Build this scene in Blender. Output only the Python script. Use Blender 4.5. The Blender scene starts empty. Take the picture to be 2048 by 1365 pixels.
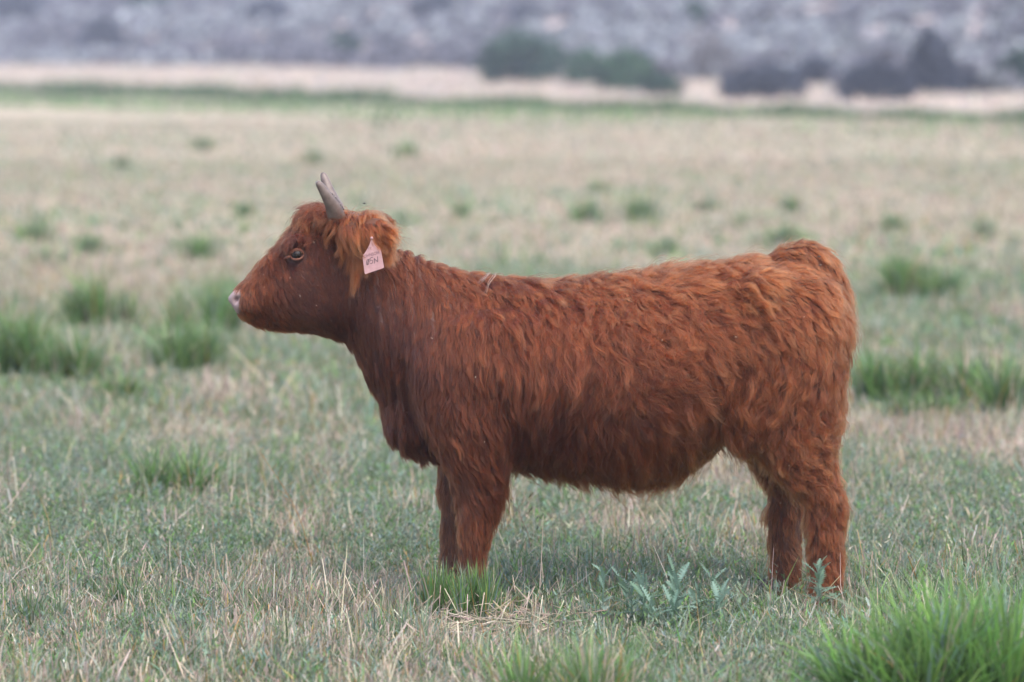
import bpy, math, random
import numpy as np
from mathutils import kdtree, Vector

# ------------------------------------------------------------------ camera, sky, sun, exposure
scene = bpy.context.scene
rng = np.random.default_rng(7)
random.seed(7)

FPX = 7680.0            # focal length in photo pixels (135 mm on a 36 mm wide frame)
HORIZON = 90.0
D = 12.8                # distance to the cow
TH = math.atan((682.5 - HORIZON) / FPX)
_v = (682.5 - 1205.0) / FPX
_t = D / (math.cos(TH) + _v * math.sin(TH))
CAM_H = _t * (math.sin(TH) - _v * math.cos(TH))

cam_data = bpy.data.cameras.new("camera")
cam = bpy.data.objects.new("camera", cam_data)
scene.collection.objects.link(cam)
cam.location = (0, 0, CAM_H)
cam.rotation_euler = (math.pi / 2 - TH, 0, 0)
cam_data.lens = 135
cam_data.sensor_width = 36
cam_data.clip_start = 0.5
cam_data.clip_end = 3000
cam_data.dof.use_dof = True
cam_data.dof.focus_distance = D - 0.2
cam_data.dof.aperture_fstop = 2.2
scene.camera = cam

SUN_EL, SUN_AZ = math.radians(60), math.radians(150)   # azimuth measured from +Y towards +X
world = bpy.data.worlds.new("World")
scene.world = world
world.use_nodes = True
wn = world.node_tree
sky = wn.nodes.new("ShaderNodeTexSky")
sky.sky_type = 'NISHITA'
sky.sun_disc = False
sky.sun_elevation = SUN_EL
sky.sun_rotation = SUN_AZ
sky.dust_density = 4.0
sky.ozone_density = 1.0
sky.air_density = 1.0
wn.links.new(sky.outputs[0], wn.nodes["Background"].inputs[0])
wn.nodes["Background"].inputs[1].default_value = 0.15

sun_d = bpy.data.lights.new("sun", 'SUN')
sun_d.energy = 0.8
sun_d.angle = math.radians(120)
sun_d.color = (1.0, 0.93, 0.84)
sun = bpy.data.objects.new("sun", sun_d)
scene.collection.objects.link(sun)
sd = Vector((math.sin(SUN_AZ) * math.cos(SUN_EL), math.cos(SUN_AZ) * math.cos(SUN_EL), math.sin(SUN_EL)))
sun.rotation_euler = sd.to_track_quat('Z', 'Y').to_euler()

scene.view_settings.view_transform = 'Standard'
scene.view_settings.look = 'None'
scene.view_settings.gamma = 1
scene.view_settings.exposure = 1.42
scene.cycles_curves.shape = 'RIBBONS'
scene.cycles_curves.subdivisions = 2
HAZE = 0.0008
scene.cycles.max_bounces = 6
scene.cycles.adaptive_threshold = 0.01
scene.cycles.volume_bounces = 1
scene.cycles.transparent_max_bounces = 4

# ------------------------------------------------------------------ helpers
def ray(px, py):
    u, v = (px - 1024.0) / FPX, (682.5 - py) / FPX
    return np.array([u, math.cos(TH) + v * math.sin(TH), -math.sin(TH) + v * math.cos(TH)])

def ground_at(px, py, z=0.0):
    r = ray(px, py)
    t = (z - CAM_H) / r[2]
    return np.array([r[0] * t, r[1] * t, z])

def at_depth(px, py, y):
    r = ray(px, py)
    t = y / r[1]
    return np.array([r[0] * t, y, CAM_H + r[2] * t])

def link(o, parent=None):
    scene.collection.objects.link(o)
    if parent is not None:
        o.parent = parent
    return o

def tag(o, label=None, cat=None, group=None, kind=None):
    if label: o["label"] = label
    if cat: o["category"] = cat
    if group: o["group"] = group
    if kind: o["kind"] = kind
    return o

def empty(name, loc=(0, 0, 0)):
    o = bpy.data.objects.new(name, None)
    o.empty_display_size = 0.1
    o.location = loc
    return link(o)

def fast_mesh(name, verts, faces4=None, faces3=None, cols=None, smooth=True):
    """numpy arrays -> mesh; faces4 (n,4), faces3 (m,3); cols per vertex (n,3)"""
    me = bpy.data.meshes.new(name)
    verts = np.asarray(verts, np.float32)
    f4 = np.zeros((0, 4), np.int32) if faces4 is None else np.asarray(faces4, np.int32)
    f3 = np.zeros((0, 3), np.int32) if faces3 is None else np.asarray(faces3, np.int32)
    me.vertices.add(len(verts))
    me.vertices.foreach_set("co", verts.ravel())
    loops = np.concatenate([f4.ravel(), f3.ravel()]).astype(np.int32)
    me.loops.add(len(loops))
    me.loops.foreach_set("vertex_index", loops)
    n = len(f4) + len(f3)
    me.polygons.add(n)
    starts = np.concatenate([np.arange(len(f4)) * 4, len(f4) * 4 + np.arange(len(f3)) * 3]).astype(np.int32)
    me.polygons.foreach_set("loop_start", starts)
    me.update(calc_edges=True)
    me.polygons.foreach_set("use_smooth", np.full(n, smooth))
    if cols is not None:
        a = me.attributes.new("tint", 'FLOAT_COLOR', 'POINT')
        c = np.ones((len(verts), 4), np.float32)
        c[:, :3] = cols
        a.data.foreach_set("color", c.ravel())
    me.validate()
    return me

def mesh_obj(name, me, mat, parent=None):
    o = bpy.data.objects.new(name, me)
    if mat is not None:
        me.materials.append(mat)
    return link(o, parent)

def wobble(p, freq, seed, n=7):
    """cheap smooth noise in about -1..1 from a sum of random sine waves"""
    r = np.random.default_rng(seed)
    k = r.normal(size=(n, p.shape[1])) * freq
    ph = r.uniform(0, 6.28, n)
    out = np.zeros(len(p))
    for i in range(n):
        out += np.sin(p @ k[i] + ph[i])
    return out / (n * 0.5) ** 0.5 * 0.7

def new_mat(name):
    m = bpy.data.materials.new(name)
    m.use_nodes = True
    return m, m.node_tree, m.node_tree.nodes["Principled BSDF"]

def leaf_mat(name, transl=0.35, rough=0.6, spec=0.25):
    m, nt, b = new_mat(name)
    at = nt.nodes.new("ShaderNodeAttribute"); at.attribute_name = "tint"
    b.inputs["Roughness"].default_value = rough
    b.inputs["Specular IOR Level"].default_value = spec
    nt.links.new(at.outputs["Color"], b.inputs["Base Color"])
    tr = nt.nodes.new("ShaderNodeBsdfTranslucent")
    nt.links.new(at.outputs["Color"], tr.inputs["Color"])
    mx = nt.nodes.new("ShaderNodeMixShader"); mx.inputs[0].default_value = transl
    nt.links.new(b.outputs[0], mx.inputs[1]); nt.links.new(tr.outputs[0], mx.inputs[2])
    nt.links.new(mx.outputs[0], nt.nodes["Material Output"].inputs[0])
    return m

def plain_mat(name, col, rough=0.6, spec=0.5, noise=None, bump=0.0, scale=60):
    m, nt, b = new_mat(name)
    b.inputs["Base Color"].default_value = (*col, 1)
    b.inputs["Roughness"].default_value = rough
    b.inputs["Specular IOR Level"].default_value = spec
    if noise is not None or bump:
        tc = nt.nodes.new("ShaderNodeTexCoord")
        nz = nt.nodes.new("ShaderNodeTexNoise"); nz.inputs["Scale"].default_value = scale; nz.inputs["Detail"].default_value = 6
        nt.links.new(tc.outputs["Object"], nz.inputs["Vector"])
        if noise is not None:
            rp = nt.nodes.new("ShaderNodeValToRGB")
            rp.color_ramp.elements[0].position = 0.35; rp.color_ramp.elements[1].position = 0.65
            rp.color_ramp.elements[0].color = (*noise, 1); rp.color_ramp.elements[1].color = (*col, 1)
            nt.links.new(nz.outputs["Fac"], rp.inputs[0]); nt.links.new(rp.outputs[0], b.inputs["Base Color"])
        if bump:
            bp = nt.nodes.new("ShaderNodeBump"); bp.inputs["Strength"].default_value = bump; bp.inputs["Distance"].default_value = 0.004
            nt.links.new(nz.outputs["Fac"], bp.inputs["Height"]); nt.links.new(bp.outputs[0], b.inputs["Normal"])
    return m

M_leaf = leaf_mat("blade_material")
M_dry = leaf_mat("straw_material", 0.2, 0.7, 0.2)
M_shrub = leaf_mat("shrub_leaf_material", 0.25, 0.8, 0.1)
M_bark = plain_mat("bark", (0.10, 0.075, 0.06), 0.9, 0.1, (0.06, 0.045, 0.04), 0.4, 8)

# ------------------------------------------------------------------ terrain
EL, ER = ground_at(0, 187), ground_at(2048, 243)             # the far edge of the field, left and right
edge_dir = (ER - EL)[:2] / np.linalg.norm((ER - EL)[:2])
edge_nrm = np.array([-edge_dir[1], edge_dir[0]])
if edge_nrm[1] < 0: edge_nrm = -edge_nrm
def beyond(x, y):
    return (x - EL[0]) * edge_nrm[0] + (y - EL[1]) * edge_nrm[1]
def along(x, y):
    return (x - EL[0]) * edge_dir[0] + (y - EL[1]) * edge_dir[1]
def terrain(x, y):
    x = np.asarray(x, float); y = np.asarray(y, float)
    e = beyond(x, y)
    p = np.stack([x, y], -1).reshape(-1, 2)
    big = wobble(p, 0.035, 11).reshape(x.shape)
    sm = wobble(p, 0.16, 12).reshape(x.shape)
    z = np.zeros_like(x)
    e1 = np.clip(e, 0, None)
    s = along(x, y)
    foot = np.interp(s, [-200, 0, 30, 62, 120], [27, 26, 18, 11, 11])     # width of the straw verge below the slope
    z += np.minimum(e1, foot) * 0.034
    e2 = np.clip(e - foot, 0, None)
    z += 0.135 * e2 * (1 - np.exp(-e2 / 6.0)) + np.clip(e2 - 90, 0, None) * 0.16
    z += np.clip(e2 / 6, 0, 1) * (0.35 * sm + 0.9 * big * np.clip(e2 / 40, 0, 1))
    return z
def micro(x, y):
    p = np.stack([x, y], -1)
    return 0.008 * wobble(p, 1.6, 21) + 0.006 * wobble(p, 5.0, 22)

def grid_mesh(name, us, vs, fn):
    U, V = np.meshgrid(us, vs)
    P = fn(U.ravel(), V.ravel())
    nu, nv = len(us), len(vs)
    i = np.arange(nu * nv).reshape(nv, nu)
    f = np.stack([i[:-1, :-1], i[:-1, 1:], i[1:, 1:], i[1:, :-1]], -1).reshape(-1, 4)
    return fast_mesh(name, P, f)

def mix_node(nt, fac, a, b):
    n = nt.nodes.new("ShaderNodeMix"); n.data_type = 'RGBA'
    if isinstance(fac, (int, float)): n.inputs[0].default_value = fac
    else: nt.links.new(fac, n.inputs[0])
    for s, v in ((6, a), (7, b)):
        if isinstance(v, tuple): n.inputs[s].default_value = (*v, 1)
        else: nt.links.new(v, n.inputs[s])
    return n.outputs[2]
def noise_node(nt, vec, scale, lo, hi, detail=5):
    n = nt.nodes.new("ShaderNodeTexNoise"); n.inputs["Scale"].default_value = scale; n.inputs["Detail"].default_value = detail
    nt.links.new(vec, n.inputs["Vector"])
    r = nt.nodes.new("ShaderNodeMapRange"); r.inputs[1].default_value = lo; r.inputs[2].default_value = hi
    nt.links.new(n.outputs["Fac"], r.inputs[0])
    return r.outputs[0]

# meadow soil: dry thatch, with greener patches; pasture far off gets the average colour of its own grass
M_soil, nt, b = new_mat("meadow_soil")
geo = nt.nodes.new("ShaderNodeNewGeometry")
pos = geo.outputs["Position"]
sep = nt.nodes.new("ShaderNodeSeparateXYZ"); nt.links.new(pos, sep.inputs[0])
c1 = mix_node(nt, noise_node(nt, pos, 9, 0.35, 0.65), (0.10, 0.082, 0.055), (0.19, 0.158, 0.108))
c2 = mix_node(nt, noise_node(nt, pos, 70, 0.4, 0.62), c1, (0.09, 0.10, 0.055))
far_f = nt.nodes.new("ShaderNodeMapRange"); far_f.inputs[1].default_value = 22; far_f.inputs[2].default_value = 40
nt.links.new(sep.outputs[1], far_f.inputs[0])
stretch = nt.nodes.new("ShaderNodeMapping"); stretch.inputs["Scale"].default_value = (1, 0.35, 1)
nt.links.new(pos, stretch.inputs[0])
f1 = mix_node(nt, noise_node(nt, stretch.outputs[0], 0.35, 0.42, 0.66), (0.33, 0.275, 0.205), (0.24, 0.245, 0.155))
f2 = mix_node(nt, noise_node(nt, pos, 6, 0.35, 0.7), f1, (0.38, 0.32, 0.25))
c3 = mix_node(nt, far_f.outputs[0], c2, f2)
nt.links.new(c3, b.inputs["Base Color"])
b.inputs["Roughness"].default_value = 0.95
b.inputs["Specular IOR Level"].default_value = 0.1

ds = np.concatenate([np.linspace(-60, 8, 12), np.linspace(8.5, 20, 90), np.linspace(20.5, 60, 60), np.geomspace(62, 330, 40)])
us = np.concatenate([np.linspace(-3, -0.28, 16), np.linspace(-0.26, 0.26, 90), np.linspace(0.28, 3, 16)])
def gfn(U, V):
    x = U * np.maximum(np.abs(V), 14); y = V
    e = beyond(x, y)
    z = micro(x, y) - np.clip(e - 1.0, 0, 4) * 0.2
    return np.stack([x, y, z], -1)
ground = mesh_obj("ground", grid_mesh("ground", us, ds, gfn), M_soil)
tag(ground, kind="structure")

# hillside of sagebrush and dry grass
M_hill, nt, b = new_mat("hillside_earth")
geo = nt.nodes.new("ShaderNodeNewGeometry"); pos = geo.outputs["Position"]
h1 = mix_node(nt, noise_node(nt, pos, 0.9, 0.4, 0.62), (0.34, 0.285, 0.27), (0.46, 0.39, 0.345))
h2 = mix_node(nt, noise_node(nt, pos, 0.45, 0.48, 0.6), h1, (0.23, 0.22, 0.235))
nt.links.new(h2, b.inputs["Base Color"])
b.inputs["Roughness"].default_value = 1.0
b.inputs["Specular IOR Level"].default_value = 0.05
def hfn(U, V):
    x = EL[0] + edge_dir[0] * U + edge_nrm[0] * V
    y = EL[1] + edge_dir[1] * U + edge_nrm[1] * V
    return np.stack([x, y, terrain(x, y)], -1)
ss = np.concatenate([np.linspace(-260, -35, 30), np.linspace(-32, 100, 150), np.linspace(105, 330, 30)])
es = np.concatenate([np.linspace(0, 60, 90), np.linspace(62, 200, 30)])
hill = mesh_obj("hill", grid_mesh("hill", ss, es, hfn), M_hill)
tag(hill, kind="structure")

# ------------------------------------------------------------------ blades and leaves
def blades(base, h, az, lean, bend, w, col, blunt=0.0, seg=2):
    """curved blades of grass as one vertex/face set"""
    n = len(base)
    ts = np.linspace(0, 1, seg + 1)
    dirx, diry = np.cos(az), np.sin(az)
    fa = az + np.pi / 2 + rng.normal(0, 0.6, n)
    wx, wy = np.cos(fa), np.sin(fa)
    rows = []
    for k, t in enumerate(ts):
        off = h * (lean * t + bend * t * t)
        z = h * t * (1 - 0.45 * np.abs(bend) * t)
        c = base + np.stack([dirx * off, diry * off, z], -1)
        ww = w * (1 - t ** 1.6 * (1 - blunt)) * 0.5
        if k == seg and np.isscalar(blunt) and blunt == 0:
            rows.append(c[:, None, :])
        else:
            s = np.stack([wx * ww, wy * ww, np.zeros(n)], -1)
            rows.append(np.stack([c - s, c + s], 1))
    V = np.concatenate(rows, 1)
    m = V.shape[1]
    o = (np.arange(n) * m)[:, None]
    f4, f3 = [], []
    for k in range(seg):
        a = 2 * k
        if k == seg - 1 and m == 2 * seg + 1:
            f3.append(o + np.array([[a, a + 1, a + 2]]))
        else:
            f4.append(o + np.array([[a, a + 1, a + 3, a + 2]]))
    F4 = np.concatenate(f4) if f4 else np.zeros((0, 4), int)
    F3 = np.concatenate(f3) if f3 else np.zeros((0, 3), int)
    C = np.repeat(col, m, 0)
    return V.reshape(-1, 3), F4, F3, C

def merge(sets):
    V, A, B, C, o = [], [], [], [], 0
    for v, f4, f3, c in sets:
        V.append(v); A.append(f4 + o); B.append(f3 + o); C.append(c); o += len(v)
    return np.concatenate(V), np.concatenate(A), np.concatenate(B), np.concatenate(C)

PAL = {
    'fresh': (0.205, 0.365, 0.10),
    'straw': (0.43, 0.36, 0.275), 'pale': (0.56, 0.49, 0.40), 'pink': (0.37, 0.28, 0.24), 'ochre': (0.36, 0.24, 0.09),
    'sage': (0.225, 0.27, 0.20), 'blue': (0.195, 0.28, 0.235), 'green': (0.12, 0.205, 0.082), 'deep': (0.07, 0.13, 0.045),
    'bright': (0.17, 0.31, 0.095),
}
def pick(n, names, probs, var=0.22):
    p = np.array(probs, float); p /= p.sum()
    idx = rng.choice(len(names), n, p=p)
    c = np.array([PAL[k] for k in names])[idx]
    return np.clip(c * np.exp(rng.normal(0, var, (n, 1))) * np.exp(rng.normal(0, 0.06, (n, 3))), 0.01, 0.75)

def scatter(d0, d1, n, spread=0.178):
    """random ground points over the part of the meadow in view (and a margin beside it)"""
    d = np.sqrt(rng.uniform(d0 * d0, d1 * d1, n))
    x = rng.uniform(-spread, spread, n) * d
    return x, d

def dryness(x, y):
    p = np.stack([x, y * 0.6], -1)
    return 0.5 + 0.28 * wobble(p, 0.55, 31) + 0.36 * wobble(p, 2.4, 32) + 0.2 * wobble(p, 7.0, 35)

CLEAR = [(1000, 1268, .24, .3, .35), (1325, 1262, .24, .5, .55), (1640, 1240, .16, .45, .5), (1480, 1240, .16, .4, .55), (1695, 1272, .12, .3, .5), (1600, 1205, .3, .4, .7)]   # lower growth round straw, thistles and hind hooves
def clearing(x, y):
    k = np.ones(len(x))
    for px, py, rx, ry, f in CLEAR:
        c = ground_at(px, py)
        k = np.minimum(k, 1 - (1 - f) * np.exp(-(((x - c[0]) / rx) ** 2 + ((y - c[1]) / ry) ** 2)))
    return k
def meadow_layer(d0, d1, n, hmul, wmul, bias, far=False):
    x, y = scatter(d0, d1, n)
    dr = dryness(x, y) + bias
    z = micro(x, y)
    base = np.stack([x, y, z - 0.004], -1)
    hvar = np.clip(1 + 0.45 * wobble(np.stack([x, y], -1), 2.6, 33) + 0.3 * wobble(np.stack([x, y], -1), 9.0, 34), 0.3, 2) * clearing(x, y)
    isdry = rng.uniform(size=n) < np.clip(dr, 0.14, 0.92 if d0 > 14 else 0.46)
    sets = []
    g = ~isdry; k = g.sum()
    hh = rng.gamma(3, 0.0135, k) * hmul * hvar[g] + 0.015
    sets.append(blades(base[g], hh, rng.uniform(0, 6.28, k), rng.normal(0.1, 0.5, k), rng.uniform(0.1, 1.1, k),
                       rng.uniform(0.003, 0.0075, k) * wmul, pick(k, ['sage', 'blue', 'green', 'deep', 'ochre', 'bright'], [3.6, 2.8, 3.2, 1.3, 0.35, 1.2])))
    k = isdry.sum()
    hh = rng.gamma(3, 0.0125, k) * hmul * (0.6 + 0.4 * hvar[isdry] if far else hvar[isdry]) + 0.012
    sets.append(blades(base[isdry], hh, rng.uniform(0, 6.28, k), rng.normal(0, 0.6, k), rng.normal(0, 0.22, k),
                       rng.uniform(0.0026, 0.0055, k) * wmul, pick(k, ['straw', 'pale', 'pink', 'ochre', 'sage'], [4, 0.5, 3.6, 0.2, 3.4] if far else [4, 2.4, 2.6, 0.5, 1.2], 0.1 if far else 0.22), blunt=0.6, seg=1))
    return sets

sets = []
sets += meadow_layer(8.8, 11.6, 80000, 1.0, 1.15, -0.42)
sets += meadow_layer(11.6, 14.5, 150000, 1.0, 1.15, -0.42)
sets += meadow_layer(14.5, 19, 110000, 1.15, 1.35, -0.14)
sets += meadow_layer(19, 32, 120000, 1.35, 1.9, -0.05)
sets += meadow_layer(32, 62, 70000, 1.25, 4.5, 0.18, True)
sets += meadow_layer(62, 95, 26000, 1.3, 9.0, 0.45, True)
# small green clumps that blend into the sward
nc = 900
x, y = scatter(9, 42, nc)
keep = (wobble(np.stack([x, y * .6], -1), 0.8, 36) + rng.normal(0, .5, nc)) > -.1
x, y = x[keep], y[keep]; nc = len(x); per = 26
cr = rng.uniform(.02, .09, nc); chh = rng.uniform(.05, .13, nc); tone = rng.choice(4, nc)
q = np.repeat(np.arange(nc), per); k = len(q)
a_ = rng.uniform(0, 6.28, k); r_ = np.abs(rng.normal(0, .6, k)) * cr[q]
bx_, by_ = x[q] + np.cos(a_) * r_, y[q] + np.sin(a_) * r_
cc = np.array([PAL['green'], PAL['bright'], PAL['sage'], PAL['deep']])[tone][q] * np.exp(rng.normal(0, .2, (k, 1)))
sets.append(blades(np.stack([bx_, by_, micro(bx_, by_) - .004], -1), chh[q] * rng.uniform(.5, 1.2, k) * clearing(bx_, by_), a_ + rng.normal(0, .8, k), rng.uniform(0, .5, k), rng.uniform(.1, .8, k), rng.uniform(.003, .006, k) * (1 + by_ / 25), cc))
V, F4, F3, C = merge(sets)
grass = mesh_obj("grass", fast_mesh("grass", V, F4, F3, C), M_leaf)
tag(grass, "short mown meadow grass and dry stubble covering the whole field", "grass", kind="stuff")

# low grey-green weeds: thin sprigs with many tiny leaves
def sprigs(x, y, n_leaf, h):
    n = len(x)
    t = rng.uniform(0.15, 1, (n, n_leaf))
    az = rng.uniform(0, 6.28, n); ln = rng.uniform(0.2, 1.0, n)
    bx = x[:, None] + (np.cos(az) * ln * h)[:, None] * t
    by = y[:, None] + (np.sin(az) * ln * h)[:, None] * t
    bz = micro(x, y)[:, None] + h[:, None] * t
    base = np.stack([bx, by, bz], -1).reshape(-1, 3)
    k = len(base)
    col = np.repeat(pick(n, ['sage', 'blue', 'green', 'bright', 'pale'], [4, 2.2, 2, 1, 0.4], 0.15), n_leaf, 0)
    a = blades(base, rng.uniform(0.008, 0.019, k), rng.uniform(0, 6.28, k), rng.normal(0, 1.1, k), rng.normal(0, 0.4, k), rng.uniform(0.004, 0.008, k), col)
    s = blades(np.stack([x, y, micro(x, y)], -1), h, az, ln, np.zeros(n), np.full(n, 0.0016), pick(n, ['sage', 'pink'], [3, 1]))
    return [a, s]
x, y = scatter(9.2, 18, 30000)
keep = dryness(x, y) + rng.normal(0, 0.15, len(x)) < 0.68
x, y = x[keep], y[keep]
V, F4, F3, C = merge(sprigs(x, y, 9, rng.gamma(5, 0.012, len(x)) + 0.02))
weeds = mesh_obj("ground_weeds", fast_mesh("ground_weeds", V, F4, F3, C), M_leaf)
tag(weeds, "tiny-leaved grey-green weeds spread low through the meadow", "weeds", kind="stuff")

# long single dry stalks standing and lying about
x, y = scatter(9.2, 19, 2600)
n = len(x)
V, F4, F3, C = merge([blades(np.stack([x, y, micro(x, y)], -1), rng.gamma(5, 0.022, n) + 0.03, rng.uniform(0, 6.28, n), rng.normal(0, 0.45, n),
                             rng.normal(0, 0.5, n), rng.uniform(0.0016, 0.0034, n), pick(n, ['straw', 'pale', 'pink', 'ochre'], [3, 3, 2, 1]), blunt=0.5, seg=2)])
stalks = mesh_obj("dry_stalks", fast_mesh("dry_stalks", V, F4, F3, C), M_dry)
tag(stalks, "scattered taller dry stalks standing in the near meadow", "stalks", kind="stuff")

# the green strip and the taller dark edge at the far end of the field, straw verge behind it
def strip(e0, e1, n, hmin, hmax, w, names, probs, gate=None):
    s = rng.uniform(-90, 80, n); e = rng.uniform(e0, e1, n)
    if gate is not None:
        k = gate(s, e); s, e = s[k], e[k]; n = len(s)
    x = EL[0] + edge_dir[0] * s + edge_nrm[0] * e
    y = EL[1] + edge_dir[1] * s + edge_nrm[1] * e
    base = np.stack([x, y, np.where(e > 0, terrain(x, y), 0)], -1)
    clump = 0.65 + 0.5 * np.clip(wobble(np.stack([s, e * 0.4], -1), 0.9, 41), -0.6, 1)
    return blades(base, rng.uniform(hmin, hmax, n) * clump, rng.uniform(0, 6.28, n), rng.normal(0, 0.3, n), rng.uniform(0, 0.6, n), np.full(n, w), pick(n, names, probs, 0.15))
def fade(s, e):
    w = np.clip(1.0 - s / 95, 0.25, 1)
    return (rng.uniform(size=len(s)) < w) & (wobble(np.stack([s * 0.5, e * 0.25], -1), 0.5, 42) > -0.35 - 0.3 * w)
V, F4, F3, C = merge([strip(-13, -1.5, 22000, 0.16, 0.40, 0.07, ['bright', 'green', 'deep', 'sage'], [3, 4, 2, 0.8], fade)])
fs = mesh_obj("green_strip_grass", fast_mesh("green_strip_grass", V, F4, F3, C), M_leaf)
tag(fs, "pale green strip of grass along the far end of the field", "grass", kind="stuff")
V, F4, F3, C = merge([strip(-1.6, 0.6, 32000, 0.32, 0.72, 0.06, ['deep', 'deep', 'green', 'pink'], [4, 2, 0.8, 0.3])])
fe = mesh_obj("field_edge_grass", fast_mesh("field_edge_grass", V, F4, F3, C), M_leaf)
tag(fe, "tall dark green grass forming a line at the field edge", "grass", kind="stuff")
V, F4, F3, C = merge([strip(0.4, 28, 56000, 0.12, 0.3, 0.06, ['straw', 'pale', 'pink', 'sage'], [4, 5, 0.6, 0.3])])
vg = mesh_obj("verge_grass", fast_mesh("verge_grass", V, F4, F3, C), M_dry)
tag(vg, "pale straw-coloured tall grass on the verge below the hillside", "grass", kind="stuff")

# ------------------------------------------------------------------ shrubs
def crown(n_clump, n_leaf, rx, ry, rz, leaf, cols, seed):
    r = np.random.default_rng(seed)
    d = r.normal(size=(n_clump, 3)); d /= np.linalg.norm(d, axis=1)[:, None]
    d[:, 2] = np.abs(d[:, 2]) * 1.25 - 0.45
    c = d * (r.uniform(0.25, 1.0, (n_clump, 1)) ** 0.5) * np.array([rx, ry, rz])
    c[:, 2] += rz * 0.55
    tone = np.exp(r.normal(0, 0.25, n_clump))
    base = np.repeat(c, n_leaf, 0) + r.normal(0, 0.17, (n_clump * n_leaf, 3)) * np.array([rx, ry, rz])
    base[:, 2] = np.maximum(base[:, 2], 0.02)
    n = len(base)
    ax = r.normal(size=(n, 3)); ax /= np.linalg.norm(ax, axis=1)[:, None]
    bx = np.cross(ax, r.normal(size=(n, 3))); bx /= np.linalg.norm(bx, axis=1)[:, None]
    L = leaf * r.uniform(0.7, 1.4, (n, 1))
    V = np.stack([base - ax * L, base + bx * L * 0.5, base + ax * L, base - bx * L * 0.5], 1).reshape(-1, 3)
    F = np.arange(n * 4).reshape(-1, 4)
    col = np.array(cols)[r.integers(0, len(cols), n_clump)] * tone[:, None]
    C = np.repeat(np.repeat(col, n_leaf, 0) * np.exp(r.normal(0, 0.15, (n * 1, 1))), 4, 0)
    return V, F, np.zeros((0, 3), int), np.clip(C, 0.01, 0.6)

def tube(path, radii, sides=6):
    path = np.asarray(path, float); n = len(path)
    T = np.gradient(path, axis=0); T /= np.linalg.norm(T, axis=1)[:, None] + 1e-9
    up = np.array([0.3, 0.9, 0.2]); 
    A = np.cross(T, up); A /= np.linalg.norm(A, axis=1)[:, None] + 1e-9
    B = np.cross(T, A)
    a = np.linspace(0, 2 * np.pi, sides, endpoint=False)
    V = path[:, None] + (A[:, None] * np.cos(a)[None, :, None] + B[:, None] * np.sin(a)[None, :, None]) * np.asarray(radii)[:, None, None]
    i = np.arange(n * sides).reshape(n, sides); j = np.roll(i, -1, 1)
    F = np.stack([i[:-1], j[:-1], j[1:], i[1:]], -1).reshape(-1, 4)
    V = V.reshape(-1, 3)
    c0, c1 = len(V), len(V) + 1
    V = np.concatenate([V, path[:1], path[-1:]])
    f3 = [[i[0, (k + 1) % sides], i[0, k], c0] for k in range(sides)] + [[i[-1, k], i[-1, (k + 1) % sides], c1] for k in range(sides)]
    return V, F, np.array(f3), np.ones((len(V), 3)) * 0.5

def stems(n, h, rx, r0, seed):
    r = np.random.default_rng(seed); out = []
    for k in range(n):
        a = r.uniform(0, 6.28); t = np.linspace(0, 1, 5)[:, None]
        tip = np.array([math.cos(a) * rx * r.uniform(.2, .8), math.sin(a) * rx * r.uniform(.2, .8), h * r.uniform(.6, .95)])
        p = tip * t; p[:, :2] *= t ** 0.5; p[1:-1] += r.normal(0, 0.03 * h, (3, 3)); p[:, 2] -= 0.05
        out.append(tube(p, r0 * (1 - 0.8 * t[:, 0]), 5))
    return merge(out)

G_DARK = [(0.035, 0.075, 0.055), (0.045, 0.09, 0.06), (0.028, 0.055, 0.045)]
G_MID = [(0.06, 0.12, 0.07), (0.075, 0.14, 0.085), (0.05, 0.09, 0.065)]
G_PURP = [(0.058, 0.068, 0.095), (0.07, 0.08, 0.11), (0.048, 0.058, 0.08)]
G_PALE = [(0.17, 0.165, 0.175), (0.15, 0.15, 0.17), (0.19, 0.18, 0.18)]
bush_spec = [  # px centre, bottom y, top y, px width, colours, label
    (1045, 166, 66, 150, G_DARK, "large round dark green bush, biggest at the foot of the hill"),
    (1170, 168, 104, 66, G_MID, "small dark green bush just beside the big round bush"),
    (1256, 182, 104, 92, G_MID, "green bush with a peaked top, third along the hill foot"),
    (1325, 192, 158, 60, G_DARK, "low green bush hugging the verge beside the peaked bush"),
    (1412, 165, 66, 115, G_PALE, "tall hazy grey-purple leafless bush behind the low row"),
    (1522, 198, 140, 135, G_PURP, "broad dark blue-grey bush in the middle of the low row"),
    (1632, 170, 122, 75, G_PURP, "small dark bush set back between the two broad ones"),
    (1748, 201, 134, 130, G_PURP, "broad dark bush under the tall narrow purple one"),
    (1862, 186, 78, 85, G_PURP, "tall narrow dark purple bush toward the field corner"),
    (1935, 186, 150, 100, G_PURP, "low dark scrub bush beyond the tall narrow bush"),
    (2035, 172, 112, 70, G_DARK, "dark bush at the frame edge up the slope"),
    (1052, 48, 14, 55, G_PURP, "small dark shrub on the slope above the big round bush"),
    (296, 20, -22, 75, G_DARK, "dark shrub at the top edge of the slope, upper corner"),
    (30, 45, -15, 130, G_PURP, "broad dark shrub high in the corner of the slope"),
    (205, 106, 40, 75, G_PURP, "dark shrub low on the slope at the far end of field"),
    (535, 42, 2, 80, G_PURP, "rounded grey-purple shrub high on the middle of the slope"),
    (870, 35, -5, 95, G_PURP, "wide grey-purple shrub high above the big round bush's shoulder"),
    (690, 108, 70, 50, G_DARK, "small greenish shrub low on the slope, alone above the verge"),
    (1390, 52, 10, 50, G_DARK, "little green shrub up the slope over the leafless bush"),
]
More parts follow.
